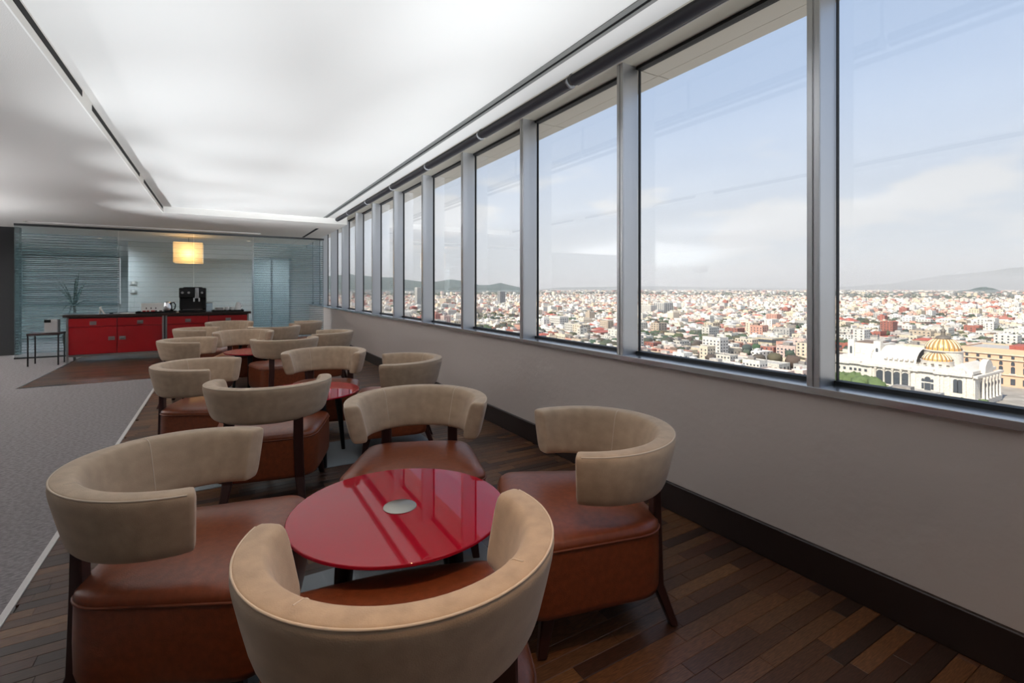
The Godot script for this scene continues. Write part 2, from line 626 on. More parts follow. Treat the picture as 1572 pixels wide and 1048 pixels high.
func build_back_room() -> void:
	# the room behind the glass, and the dark passage left of it
	var b := MB.new()
	var bz := -15.2
	b.box(Vector3(-1.95, -0.02, bz - 0.15), Vector3(0.75, SOFFIT, bz))
	b.box(Vector3(1.75, -0.02, bz - 0.15), Vector3(2.3, SOFFIT, bz))
	b.box(Vector3(0.75, 2.15, bz - 0.15), Vector3(1.75, SOFFIT, bz))
	structure("wall_far", b, M.room_wall, "pale grey wall of the room behind the glass")
	b = MB.new()
	b.box(Vector3(-5.0, -0.25, FAR_Z - 0.2), Vector3(-4.3, 3.0, FAR_Z))
	b.box(Vector3(-2.35, -0.25, FAR_Z - 0.2), Vector3(GX + 0.1, 3.0, FAR_Z))
	b.box(Vector3(-4.3, -0.25, FAR_Z - 0.2), Vector3(-2.35, 0.85, FAR_Z))  # opening added to imitate windows mirrored in the glass
	b.box(Vector3(-4.3, 2.12, FAR_Z - 0.2), Vector3(-2.35, 3.0, FAR_Z))
	structure("wall_far", b, M.room_wall)
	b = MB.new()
	b.box(Vector3(LEFT_X, 0.0, PZ - 0.9), Vector3(-3.3, SOFFIT, PZ - 0.75))  # black sheet in place of the shade inside a doorway
	structure("wall_far", b, M.near_black, "black panel standing for the dark doorway left of the glass")
	b = MB.new()
	b.box(Vector3(-5.1, 0.0, FAR_Z), Vector3(-5.0, SOFFIT, PZ - 0.9))
	structure("wall_left", b, M.room_wall)
	# slats and window added at the back, in place of reflected windows
	var t0 := thing("reflection_blind", "grey slats added behind the left glass panel in place of a reflection", "blind", Vector3(-3.325, 0.85, FAR_Z + 0.06))
	for i in 26:
		b = MB.new()
		b.box(Vector3(-0.97, -0.002, -0.03), Vector3(0.97, 0.002, 0.03), Transform3D(Basis(Vector3.RIGHT, 0.75), Vector3(0, 0.02 + i * 0.05, 0)))
		part("slat", b, M.slot_metal, t0)
	# glazed double door in the opening
	t0 = Node3D.new()
	t0.name = numbered("door_1")
	add_child(t0)
	t0.set_meta("kind", "structure")
	t0.set_meta("label", "pale glazed double door behind the right glass panel")
	t0.position = Vector3(1.25, 0, bz - 0.07)
	b = MB.new()
	for x in [-0.5, -0.025, 0.45]:
		b.box(Vector3(x, 0, -0.02), Vector3(x + 0.05, 2.15, 0.02))
	b.box(Vector3(-0.5, 2.1, -0.02), Vector3(0.5, 2.15, 0.02))
	b.box(Vector3(-0.5, 0, -0.02), Vector3(0.5, 0.1, 0.02))
	part("door_frame", b, M.mullion_metal, t0)
	b = MB.new()
	b.box(Vector3(-0.45, 0.1, -0.004), Vector3(0.45, 2.1, 0.004))
	part("door_pane", b, M.partition_glass, t0)
	# two small plates on the wall
	for q in [[1.42, "upper small white control plate on the wall behind the glass"], [1.2, "lower grey switch plate on the wall behind the glass"]]:
		var pl := thing("wall_plate", q[1], "switch", Vector3(at_z(205, bz), q[0], bz + 0.002))
		b = MB.new()
		b.chamfer(Vector3(-0.06, -0.05, 0), Vector3(0.06, 0.05, 0.02), 0.004)
		part("plate", b, M.grey_box, pl)
		b = MB.new()
		b.chamfer(Vector3(-0.025, -0.03, 0.02), Vector3(0.025, 0.03, 0.026), 0.002)
		part("key", b, M.paper, pl)
	# low dark console
	t0 = thing("console", "low dark console standing behind the glass partition", "cabinet", Vector3(at_z(240, -14.9), 0.0, -14.9))
	b = MB.new()
	b.chamfer(Vector3(-0.75, 0.1, -0.22), Vector3(0.75, 0.66, 0.22), 0.006)
	part("body", b, M.black_wood, t0)
	b = MB.new()
	b.chamfer(Vector3(-0.78, 0.66, -0.24), Vector3(0.78, 0.7, 0.24), 0.006)
	part("top", b, M.worktop, t0)
	for x in [-0.7, 0.7]:
		b = MB.new()
		b.box(Vector3(x - 0.03, 0.004, -0.2), Vector3(x + 0.03, 0.1, 0.2))
		part("foot", b, M.black_wood, t0)
	build_plant()
	var k := 0  # downlights added to brighten the room behind the partition
	for p in [Vector3(-2.4, SOFFIT, -14.6), Vector3(0.6, SOFFIT, -13.6), Vector3(1.4, SOFFIT, -16.2), Vector3(-3.6, SOFFIT, -14.0)]:
		downlight(p, 6.5 if k < 3 else 4.0, "unseen downlight added behind the glass, " + ["above the plant", "near the pendant lamp", "beyond the glazed door", "in the left corner"][k], Color(0.88, 0.95, 1.0), 82.0)
		k += 1
	# lantern
	var t := thing("pendant_lamp", "glowing square cream pendant lamp behind the glass partition", "lamp", Vector3(-0.62, 1.86, -13.4))
	b = MB.new()
	b.chamfer(Vector3(-0.28, 0, -0.28), Vector3(0.28, 0.46, 0.28), 0.008)
	var m := mat("lamp_shade", rgb(250, 226, 180), 0.8, {"emission_enabled": true, "emission": rgb(255, 206, 132), "emission_energy_multiplier": 0.5})
	part("lamp_shade", b, m, t)
	b = MB.new()
	b.tube([Vector3(0, 0.46, 0), Vector3(0, 0.585, 0)], 0.006, 6)
	part("cord", b, M.black_plastic, t)
	for s in [Vector3(0, 0.2, 0.36), Vector3(0, -0.08, 0)]:
		var l := OmniLight3D.new()
		l.name = "lamp_glow"
		l.position = s
		l.light_color = Color(1.0, 0.82, 0.58)
		l.light_energy = 0.35
		l.light_size = 0.2
		l.omni_range = 20.0
		l.omni_attenuation = 2.0
		l.shadow_enabled = true
		t.add_child(l, true)

func at_z(px: float, z: float) -> float:
	var a := deg_to_rad(YAW)
	var t := (px - 786.0) / FOCAL
	var d := z / (-cos(a) + sin(a) * t)
	return sin(a) * d + cos(a) * t * d

func height_at(py: float, x: float, z: float) -> float:
	var a := deg_to_rad(YAW)
	return EYE - (py - 443.0) * (x * sin(a) - z * cos(a)) / FOCAL

func build_plant() -> void:
	var x := at_z(114, -13.2)
	var t := thing("spiky_plant", "spiky dark green potted plant behind the left glass panel", "plant", Vector3(x, 0.004, -13.2))
	var b := MB.new()
	b.lathe([Vector2(0, 0), Vector2(0.15, 0), Vector2(0.2, 0.36), Vector2(0.18, 0.36), Vector2(0.17, 0.32), Vector2(0, 0.32)], 24)
	part("pot", b, M.pot, t)
	b = MB.new()
	b.tube([Vector3(0, 0.3, 0), Vector3(0.02, 0.6, 0), Vector3(0, 0.93, 0.01)], 0.03, 8, true, 0.7)
	part("stem", b, M.bark_brown, t)
	var r := RandomNumberGenerator.new()
	r.seed = 5
	for i in 34:
		var a := r.randf() * TAU
		var up := r.randf_range(0.15, 1.0)
		var le := r.randf_range(0.55, 0.85)
		var d := Vector3(cos(a), 0, sin(a))
		var side := Vector3(-sin(a), 0, cos(a))
		b = MB.new()
		var rings := []
		for k in 6:
			var s := k / 5.0
			var c := Vector3(0, 0.9 + r.randf() * 0.002, 0) + d * le * s * (1.0 - up * 0.55) + Vector3.UP * (le * (up * s * 1.1 - (1.2 - up) * s * s * 0.75))
			var w := 0.021 * (1.0 - s * s) + 0.001
			rings.append(PackedVector3Array([c - side * w, c + Vector3.DOWN * 0.002, c + side * w, c + Vector3.UP * 0.002]))
		b.loft(rings)
		part("leaf", b, M.leaf, t)

# ------------------------------------------------------------------ floor
func seen(p: Vector3) -> Vector3:
	var a := deg_to_rad(YAW)
	var d := p.x * sin(a) - p.z * cos(a)
	var r := p.x * cos(a) + p.z * sin(a)
	if d < 0.1:
		return Vector3(-9999, -9999, d)
	return Vector3(786.0 + FOCAL * r / d, 443.0 + FOCAL * (EYE - p.y) / d, d)

const CARPET_X := -0.716
func build_floor() -> void:
	var fl := Node3D.new()
	fl.name = numbered("floor")
	add_child(fl)
	fl.set_meta("kind", "structure")
	fl.set_meta("label", "dark wooden strip floor")
	var b := MB.new()
	b.box(Vector3(LEFT_X, -0.25, FAR_Z), Vector3(GX + 0.1, -0.012, BACK_Z))
	part("slab", b, M.subfloor, fl)
	# strips run across the room; every row has its own offset
	var wide := 0.0585
	var long := 0.42
	var zs := BACK_Z - 2.6
	var all := []
	var row := 0
	var z := zs
	while z > FAR_Z + 3.0:
		var x0 := CARPET_X + 0.012
		if z < -8.49:
			x0 = -2.2
		var x := x0 - rng.randf() * long
		while x < WX - 0.01:
			var le: float = long * [1.0, 1.0, 0.86, 1.14][rng.randi() % 4]
			var a := maxf(x, x0)
			var e := minf(x + le, WX + 0.01)
			if e - a > 0.03:
				var tone := rng.randi() % 8
				var p := seen(Vector3((a + e) * 0.5, 0, z - wide * 0.5))
				var size := 0.0
				if p.x > -60 and p.x < 1640 and p.y < 1110:
					size = (e - a) * wide / (p.z * p.z * p.z)
				all.append([size, a, e, z, tone])
			x += le
		z -= wide
		row += 1
	all.sort_custom(func(p, q): return p[0] > q[0])
	var shapes := {}
	var rest := MB.new()
	for i in all.size():
		var q: Array = all[i]
		var le: float = q[2] - q[1]
		if i < 300:
			var key := int(round(le * 1000.0))
			if not shapes.has(key):
				var s := MB.new()
				s.chamfer(Vector3(0, -0.012, -wide + 0.0005), Vector3(le - 0.0006, 0.0, -0.0005), 0.0012)
				shapes[key] = s.mesh()
			var o := part("plank", shapes[key], M["plank_%d" % q[4]], fl)
			o.position = Vector3(q[1], 0.0004 * float(i % 3), q[3])
		else:
			rest.tint(M["plank_%d" % q[4]].albedo_color.srgb_to_linear())
			rest.chamfer(Vector3(q[1], -0.012, q[3] - wide + 0.0005), Vector3(q[2] - 0.0006, 0, q[3] - 0.0005), 0.0012)
	var ro := part("planks_beyond", rest, M.plank_far, fl)
	ro.set_meta("kind", "stuff")
	# carpet with a pale edge strip
	b = MB.new()
	b.box(Vector3(LEFT_X, -0.012, -8.49), Vector3(CARPET_X - 0.014, 0.004, BACK_Z))
	b.box(Vector3(LEFT_X, -0.012, FAR_Z), Vector3(-2.215, 0.004, -8.49))
	b.box(Vector3(-2.215, -0.012, FAR_Z), Vector3(WX, 0.004, FAR_Z + 3.0))
	structure("floor", b, M.carpet, "grey carpet left of the wooden floor")
	b = MB.new()
	b.box(Vector3(CARPET_X - 0.014, -0.012, -8.49), Vector3(CARPET_X + 0.012, 0.006, BACK_Z))
	structure("trim_9", b, M.carpet_edge, "pale strip between carpet and wood")
	b = MB.new()
	b.box(Vector3(-2.215, -0.012, -10.9), Vector3(-2.2, 0.006, -8.49))
	b.box(Vector3(-2.215, -0.012, -8.49), Vector3(CARPET_X - 0.014, 0.005, -8.475))
	structure("trim_10", b, M.sill_metal, "thin metal strip round the wooden floor by the sideboard")

# ------------------------------------------------------------------ chairs and tables
func make_chair() -> Node3D:
	var t := thing("barrel_chair", "", "chair", Vector3.ZERO, 0.0, "barrel chairs round the red tables")
	var span := deg_to_rad(111.0)
	# band: a rounded section swept round the back, leaning outwards
	var section := func(a: float, grow: float) -> PackedVector3Array:
		var f := absf(a) / span
		var lo := lerpf(0.490, 0.508, pow(f, 2.2))
		var hi := lerpf(0.705, 0.696, pow(f, 2.0))
		var cy := (lo + hi) * 0.5
		var hh := (hi - lo) * 0.5
		var th := 0.041
		var ring := PackedVector3Array()
		var d := Vector3(sin(a), 0, -cos(a))
		var pts := 24
		for i in pts:
			var q := TAU * i / pts
			# superellipse: flat faces, round edges
			var ex := signf(cos(q)) * pow(absf(cos(q)), 0.42)
			var ey := signf(sin(q)) * pow(absf(sin(q)), 0.42)
			var y := cy + ey * (hh - (1.0 - grow) * 0.03)
			var lean := (y - 0.462) / 0.243
			var r := lerpf(0.272, 0.329, lean) + ex * th * grow
			ring.append(d * r + Vector3.UP * y)
		ring.reverse()
		return ring
	var rings := []
	var steps := 44
	for k in range(4):
		var g := sin(PI * 0.5 * (k + 0.6) / 4.6)
		rings.append(section.call(-span - 0.035 + 0.035 * (1.0 - cos(PI * 0.5 * (k + 0.6) / 4.6)) * 1.0, g))
	for k in steps + 1:
		rings.append(section.call(-span + 0.02 + (span * 2.0 - 0.04) * k / steps, 1.0))
	for k in range(3, -1, -1):
		var g := sin(PI * 0.5 * (k + 0.6) / 4.6)
		rings.append(section.call(span + 0.035 - 0.035 * (1.0 - cos(PI * 0.5 * (k + 0.6) / 4.6)), g))
	var b := MB.new()
	b.loft(rings)
	var band := part("backrest", b, M.velvet, t)
	# seams: one along the outer top edge, two up the inside
	b = MB.new()
	var path := []
	for k in 61:
		var a := -span + 0.03 + (span * 2.0 - 0.06) * k / 60.0
		var ring: PackedVector3Array = section.call(a, 1.0)
		path.append(edge_point(ring, 0.7))
	b.tube(path, 0.0028, 6)
	for sgn in [-1.0, 1.0]:
		var ring: PackedVector3Array = section.call(sgn * 0.72, 1.0)
		path = []
		for i in range(6, 19):
			path.append(ring[(ring.size() - 1 - i)])
		b.tube(path, 0.0018, 5)
	part("seam", b, M.velvet_seam, band)
	# seat: a leather block, narrow behind and wide in front, crowned on top
	b = MB.new()
	var outline := seat_outline()
	rings = []
	var prof := [[0.94, 0.142], [0.985, 0.148], [1.0, 0.17], [1.006, 0.26], [1.0, 0.36], [0.99, 0.374]]
	for pr in prof:
		rings.append(scaled(outline, pr[0], pr[1]))
	b.loft(rings, true, false)
	part("seat_body", b, M.leather, t)
	b = MB.new()
	rings = []
	for pr in [[0.988, 0.372], [1.0, 0.382], [0.99, 0.396], [0.95, 0.408], [0.85, 0.418], [0.65, 0.425], [0.4, 0.428], [0.15, 0.429]]:
		rings.append(scaled(outline, pr[0], pr[1]))
	b.loft(rings, false, true)
	var cushion := part("seat", b, M.leather, t)
	b = MB.new()
	path = []
	var pr := scaled(outline, 1.003, 0.377)
	for p in pr:
		path.append(p)
	path.append(pr[0])
	path.append(pr[1])
	b.tube(path, 0.0042, 6, false)
	part("piping", b, M.leather_piping, cushion)
	# legs: the rear ones rise behind the seat and carry the band
	for sgn in [-1.0, 1.0]:
		b = MB.new()
		leg(b, [[0.0, 0.21, -0.285, 0.019, 0.015], [0.15, 0.19, -0.228, 0.026, 0.02], [0.36, 0.182, -0.226, 0.027, 0.018], [0.52, 0.182, -0.226, 0.026, 0.014]], sgn)
		part("leg", b, M.dark_wood, t)
		b = MB.new()
		leg(b, [[0.0, 0.29, 0.245, 0.016, 0.016], [0.15, 0.265, 0.215, 0.026, 0.026]], sgn)
		part("leg", b, M.dark_wood, t)
	return t

func edge_point(ring: PackedVector3Array, how: float) -> Vector3:
	# the outer upper corner of a band section
	var best := ring[0]
	var top := -9.0
	for p in ring:
		var s := Vector2(p.x, p.z).length() * 1.2 + p.y * how
		if s > top:
			top = s
			best = p
	return best

func seat_outline() -> PackedVector2Array:
	var corners := [[Vector2(-0.272, -0.228), 0.12], [Vector2(0.272, -0.228), 0.12], [Vector2(0.345, 0.30), 0.07], [Vector2(-0.345, 0.30), 0.07]]
	var out := PackedVector2Array()
	for i in 4:
		var p: Vector2 = corners[i][0]
		var a: Vector2 = (corners[(i + 3) % 4][0] - p).normalized()
		var c: Vector2 = (corners[(i + 1) % 4][0] - p).normalized()
		var r: float = corners[i][1]
		var half := acos(clampf(a.dot(c), -1, 1)) * 0.5
		var dist := r / tan(half)
		for k in 9:
			var s := k / 8.0
			var p0 := p + a * dist
			var p1 := p + c * dist
			out.append(p0.lerp(p, s).lerp(p.lerp(p1, s), s))
		var nextp: Vector2 = corners[(i + 1) % 4][0]
		for k in range(1, 5):
			out.append((p + c * dist).lerp(nextp - c * (corners[(i + 1) % 4][1] / tan(PI * 0.25)), k / 5.0))
	# gently bowed front and back
	for i in out.size():
		var q := out[i]
		if q.y > 0.1:
			q.y += 0.035 * (1.0 - pow(q.x / 0.345, 2.0)) * (q.y - 0.1) / 0.2
		elif q.y < -0.1:
			q.y -= 0.014 * (1.0 - pow(q.x / 0.245, 2.0))
		out[i] = q
	return out

func scaled(o: PackedVector2Array, s: float, y: float) -> PackedVector3Array:
	var r := PackedVector3Array()
	for q in o:
		r.append(Vector3(q.x * s, y, (q.y - 0.05) * s + 0.05))
	r.reverse()
	return r

func leg(b: MB, pts: Array, sgn: float) -> void:
	var rings := []
	for k in pts.size():
		var q: Array = pts[k]
		var c := Vector3(q[1] * sgn, q[0], q[2])
		rings.append([c, q[3], q[4]])
	for k in rings.size() - 1:
		var lo := corners(rings[k])
		var hi := corners(rings[k + 1])
		for i in 8:
			var j := (i + 1) % 8
			b.quad(lo[i], lo[j], hi[j], hi[i])
	b.cap(PackedVector3Array(corners(rings[0])), false)
	b.cap(PackedVector3Array(corners(rings[-1])), true)

func corners(q: Array) -> Array:
	var c: Vector3 = q[0]
	var w: float = q[1]
	var d: float = q[2]
	var f := 0.75
	return [c + Vector3(-w, 0, d * f), c + Vector3(-w * f, 0, d), c + Vector3(w * f, 0, d), c + Vector3(w, 0, d * f), c + Vector3(w, 0, -d * f), c + Vector3(w * f, 0, -d), c + Vector3(-w * f, 0, -d), c + Vector3(-w, 0, -d * f)]

func make_table() -> Node3D:
	var t := thing("lounge_table", "", "table", Vector3.ZERO, 0.0, "round red tables")
	var b := MB.new()
	var r := 0.368
	b.lathe([Vector2(0.0, 0.488), Vector2(r - 0.004, 0.488), Vector2(r - 0.004, 0.488), Vector2(r, 0.491), Vector2(r, 0.497), Vector2(r - 0.001, 0.499), Vector2(r - 0.003, 0.5), Vector2(r - 0.003, 0.5), Vector2(0.0, 0.5)], 96)
	part("tabletop", b, M.red_glass, t)
	b = MB.new()
	b.lathe([Vector2(0.057, 0.5), Vector2(0.057, 0.5022), Vector2(0.055, 0.503), Vector2(0.0, 0.503)], 64)
	part("centre_disc", b, M.brushed_steel, t, "brushed steel disc")
	b = MB.new()
	b.lathe([Vector2(0.0, 0.462), Vector2(0.27, 0.462), Vector2(0.29, 0.488), Vector2(0.0, 0.488)], 48)
	part("apron", b, M.black_wood, t)
	for k in 4:
		var a := PI * 0.25 + k * PI * 0.5
		b = MB.new()
		var d := Vector3(sin(a), 0, cos(a))
		var rings := []
		for q in [[0.285, 0.0, 0.014], [0.26, 0.25, 0.02], [0.235, 0.47, 0.03]]:
			var ring := PackedVector3Array()
			for i in 10:
				var s := TAU * i / 10.0
				ring.append(d * q[0] + Vector3(0, q[1], 0) + Vector3(sin(s), 0, cos(s)) * q[2])
			rings.append(ring)
		b.loft(rings)
		part("leg", b, M.black_wood, t)
	return t

func build_seating() -> void:
	# per group: table, then left, right, near and far chair: centre and facing
	var groups := [
		{"t": Vector2(0.54, -1.66), "turn": -0.3, "l": [Vector2(-0.08, -1.975), Vector2(0.945, 0.327)], "r": [Vector2(1.28, -1.56), Vector2(-0.93, -0.36)], "n": [Vector2(0.375, -1.13), Vector2(0.215, -0.976)], "f": [Vector2(0.87, -2.395), Vector2(-0.4, 0.916)], "rug": [-0.33, 1.12, -2.3, -1.55]},
		{"t": Vector2(0.56, -3.9), "turn": -0.517, "l": [Vector2(-0.08, -4.36), Vector2(0.945, 0.327)], "r": [Vector2(1.24, -3.88), Vector2(-0.95, -0.31)], "n": [Vector2(0.27, -3.39), Vector2(0.215, -0.976)], "f": [Vector2(0.81, -4.64), Vector2(-0.4, 0.916)], "rug": [-0.33, 1.5, -4.2, -3.62]},
		{"t": Vector2(0.4, -6.75), "turn": 0.375, "l": [Vector2(-0.23, -6.45), Vector2(0.97, 0.24)], "r": [Vector2(1.18, -6.76), Vector2(-0.97, -0.24)], "n": [Vector2(0.64, -6.14), Vector2(-0.1, -0.98)], "f": [Vector2(0.27, -7.35), Vector2(-0.1, 0.995)], "rug": [-0.33, 1.3, -7.0, -6.2]},
		{"t": Vector2(0.5, -8.85), "turn": 0.3, "l": [Vector2(-0.21, -8.2), Vector2(0.97, 0.24)], "r": [Vector2(1.17, -9.0), Vector2(-0.97, -0.24)], "n": [Vector2(0.71, -8.17), Vector2(-0.1, -0.98)], "f": [Vector2(0.14, -9.55), Vector2(0.1, 0.995)], "rug": [-0.33, 1.3, -9.2, -8.4]},
	]
	var place := ["the nearest table", "the second nearest table", "the third table", "the table by the sideboard"]
	var rows := {"l": "carpet side of ", "r": "window side of ", "n": "back to us at ", "f": "facing us across "}
	var chair: Node3D = make_chair()
	var table: Node3D = make_table()
	for i in groups.size():
		var gr: Dictionary = groups[i]
		var label: String = ["large in front, reflecting the windows", "half hidden behind the first group of chairs", "in the third group of chairs", "of the farthest group, hidden among chair backs"][i]
		var tt := table
		if i > 0:
			tt = copy_of(table, "")
		tt.set_meta("label", "round red glass table " + label)
		tt.position = Vector3(gr.t.x, 0.006, gr.t.y)
		tt.rotation.y = gr.turn
		for key in ["n", "l", "r", "f"]:
			var c := chair
			if not (i == 0 and key == "n"):
				c = copy_of(chair, "")
			c.set_meta("label", "beige velvet barrel chair with brown seat, " + rows[key] + place[i])
			var p: Vector2 = gr[key][0]
			var f: Vector2 = gr[key][1]
			c.position = Vector3(p.x, 0.006, p.y)
			c.rotation.y = atan2(f.x, f.y)
		var b := MB.new()
		b.box(Vector3(gr.rug[0], 0.0005, gr.rug[2]), Vector3(gr.rug[1], 0.006, gr.rug[3]))
		var rug := part("rug", b, M.rug_pile)
		tag(rug, "flat blue-grey rug under " + place[i], "rug", "rugs under the tables")

# ------------------------------------------------------------------ sideboard
func make_cabinet() -> Node3D:
	var t := thing("sideboard_cabinet", "", "cabinet", Vector3.ZERO, 0.0, "red cabinets of the sideboard")
	var w := 0.675
	var b := MB.new()
	b.box(Vector3(-w, 0.125, -0.5), Vector3(w, 0.775, -0.02))
	part("body", b, M.black_wood, t)
	for sgn in [-1.0, 1.0]:
		var lo := minf(sgn * 0.004, sgn * (w - 0.03))
		var hi := maxf(sgn * 0.004, sgn * (w - 0.03))
		for q in [[0.612, 0.755, "drawer"], [0.14, 0.606, "door"]]:
			b = MB.new()
			b.chamfer(Vector3(lo, q[0], -0.02), Vector3(hi, q[1], 0.0), 0.003)
			var o := part(q[2], b, M.red_lacquer, t)
			var hx: float = (lo + hi) * 0.5 if q[2] == "drawer" else sgn * 0.075
			var hy: float = 0.672 if q[2] == "drawer" else 0.4
			b = MB.new()
			b.chamfer(Vector3(hx - 0.045, hy - 0.032, 0.0), Vector3(hx + 0.045, hy + 0.032, 0.008), 0.002)
			b.chamfer(Vector3(hx - 0.03, hy - 0.012, 0.008), Vector3(hx + 0.03, hy + 0.012, 0.03), 0.004)
			part("handle", b, M.satin_metal, o)
	for x in [-w, w - 0.03]:
		b = MB.new()
		b.chamfer(Vector3(x, 0.0, -0.03), Vector3(x + 0.03, 0.775, 0.006), 0.003)
		part("post", b, M.satin_metal, t)
		b = MB.new()
		b.chamfer(Vector3(x, 0.0, -0.5), Vector3(x + 0.03, 0.125, -0.46), 0.003)
		part("foot", b, M.satin_metal, t)
	b = MB.new()
	b.box(Vector3(-w + 0.03, 0.105, -0.03), Vector3(w - 0.03, 0.135, 0.002))
	part("bottom_rail", b, M.satin_metal, t)
	return t

func build_sideboard() -> void:
	var z := -10.9
	var xa := -2.235
	var c := make_cabinet()
	c.position = Vector3(xa + 0.68, 0.004, z)
	c.set_meta("label", "left red lacquered cabinet with two drawers and two doors")
	var c2 := copy_of(c, "right red lacquered cabinet, partly hidden by the farthest chairs")
	c2.position = Vector3(xa + 0.68 + 1.365, 0.004, z)
	var b := MB.new()
	b.chamfer(Vector3(-1.4, 0.0, -0.53), Vector3(1.4, 0.045, 0.02), 0.004)
	var wt := part("worktop", b, M.worktop)
	wt.position = Vector3(xa + 1.363, 0.78, z)
	tag(wt, "dark brown worktop lying across both red cabinets", "worktop")
	var top := 0.8255
	# coffee machine
	var x := at_z(296.5, -11.15)
	var t := thing("coffee_machine", "tall black coffee machine with chrome spout on the sideboard", "coffee machine", Vector3(x, top, -11.15))
	b = MB.new()
	b.chamfer(Vector3(-0.215, 0.0, -0.2), Vector3(0.215, 0.05, 0.2), 0.008)
	part("base", b, M.black_plastic, t)
	b = MB.new()
	b.chamfer(Vector3(-0.215, 0.05, -0.2), Vector3(0.215, 0.46, 0.06), 0.012)
	b.chamfer(Vector3(-0.215, 0.27, 0.06), Vector3(0.215, 0.46, 0.2), 0.012)
	part("housing", b, M.black_plastic, t)
	b = MB.new()
	b.chamfer(Vector3(0.04, 0.26, 0.2), Vector3(0.095, 0.46, 0.215), 0.004)
	part("spout_panel", b, M.chrome, t, "bright chrome strip")
	for q in [-0.16, -0.06, 0.15]:
		b = MB.new()
		b.tube([Vector3(q, 0.37, 0.199), Vector3(q, 0.37, 0.212)], 0.022, 14)
		part("button", b, M.satin_metal, t)
	b = MB.new()
	b.tube([Vector3(0.02, 0.28, 0.13), Vector3(0.02, 0.2, 0.13)], 0.014, 10)
	b.tube([Vector3(0.1, 0.28, 0.13), Vector3(0.1, 0.2, 0.13)], 0.014, 10)
	part("nozzle", b, M.chrome, t)
	b = MB.new()
	b.box(Vector3(-0.16, 0.05, 0.075), Vector3(0.16, 0.058, 0.19))
	part("drip_grid", b, M.chrome, t)
	b = MB.new()
	b.chamfer(Vector3(-0.15, 0.46, -0.16), Vector3(0.15, 0.475, 0.1), 0.004)
	part("lid", b, M.black_plastic, t)
	b = MB.new()
	b.chamfer(Vector3(-0.06, 0.0, -0.12), Vector3(0.06, 0.17, 0.05), 0.01)
	t = thing("water_tank", "small bluish clear water tank right of the coffee machine", "container", Vector3(at_z(321, -11.15), top, -11.15))
	part("tank", b, M.tank_blue, t)
	b = MB.new()
	b.chamfer(Vector3(-0.064, 0.17, -0.124), Vector3(0.064, 0.182, 0.054), 0.004)
	part("lid", b, M.grey_box, t)
	# tray with box and kettle
	tray(at_z(241, -11.1), 0.3, "black tray under the tea box and kettle")
	t = thing("tea_box", "white tea box with red and dark print on the left tray", "box", Vector3(at_z(235, -11.1), top + 0.012, -11.1))
	b = MB.new()
	b.chamfer(Vector3(-0.17, 0, -0.07), Vector3(0.17, 0.165, 0.07), 0.003)
	part("carton", b, M.paper, t)
	for i in 5:
		b = MB.new()
		var w := [0.05, 0.04, 0.06, 0.03, 0.045]
		var xx := -0.15 + i * 0.062
		b.box(Vector3(xx, 0.015, 0.07), Vector3(xx + w[i], 0.035, 0.0715))
		part("print", b, M.print_red if i < 3 else M.print_dark, t)
	for i in 3:
		b = MB.new()
		b.box(Vector3(-0.1 + i * 0.07, 0.06, 0.07), Vector3(-0.085 + i * 0.07, 0.09, 0.0712))
		part("print", b, M.print_dark, t)
	t = thing("kettle", "shiny steel kettle with dark handle on the left tray", "kettle", Vector3(at_z(257, -11.08), top + 0.012, -11.08))
	b = MB.new()
	b.lathe([Vector2(0, 0), Vector2(0.08, 0), Vector2(0.085, 0.01), Vector2(0.07, 0.13), Vector2(0.058, 0.175), Vector2(0.02, 0.185), Vector2(0.012, 0.2), Vector2(0, 0.203)], 28)
	part("body", b, M.chrome, t)
	b = MB.new()
	b.tube([Vector3(0.06, 0.165, 0), Vector3(0.1, 0.175, 0), Vector3(0.125, 0.13, 0), Vector3(0.115, 0.06, 0), Vector3(0.08, 0.03, 0)], 0.01, 8)
	part("handle", b, M.black_plastic, t)
	b = MB.new()
	b.tube([Vector3(-0.062, 0.12, 0), Vector3(-0.09, 0.155, 0)], 0.016, 10, true, 0.6)
	part("spout", b, M.chrome, t)
	# tray with cups
	tray(at_z(350, -11.1), 0.27, "black tray under the white cups")
	cup_stack(at_z(337, -11.1), 0.085, 0.075, "stack of white saucers on the right tray", "saucer_stack")
	cup(at_z(348.5, -11.08), "white cup next to the saucers on the right tray")
	cup(at_z(357, -11.08), "white cup next to the tall white pot")
	t = thing("coffee_pot", "tall white china pot at the right end of the tray", "pot", Vector3(at_z(365.5, -11.1), top + 0.012, -11.1))
	b = MB.new()
	b.lathe([Vector2(0, 0), Vector2(0.05, 0), Vector2(0.055, 0.02), Vector2(0.05, 0.1), Vector2(0.034, 0.14), Vector2(0.036, 0.155), Vector2(0.0, 0.17)], 24)
	part("body", b, M.white_china, t)
	b = MB.new()
	b.tube([Vector3(0.045, 0.12, 0), Vector3(0.075, 0.11, 0), Vector3(0.078, 0.06, 0), Vector3(0.05, 0.04, 0)], 0.007, 8)
	part("handle", b, M.white_china, t)
	# papers
	b = MB.new()
	b.box(Vector3(-0.105, 0, -0.148), Vector3(0.105, 0.003, 0.148), Transform3D(Basis(Vector3.UP, 0.2), Vector3.ZERO))
	var p := part("menu_sheet", b, M.paper)
	p.position = Vector3(at_z(196, -11.05), top, -11.05)
	tag(p, "white sheet lying flat on the sideboard", "paper")
	t = thing("tent_card", "small white folded card standing on the sideboard", "card", Vector3(at_z(157, -11.0), top, -11.0))
	for q in [[0.5, 0.03], [-0.12, -0.035]]:
		b = MB.new()
		b.box(Vector3(-0.002, 0, -0.06), Vector3(0.002, 0.135, 0.06), Transform3D(Basis(Vector3.BACK, q[0]), Vector3(q[1], 0.001, 0)))
		part("leaf", b, M.paper, t)
	b = MB.new()
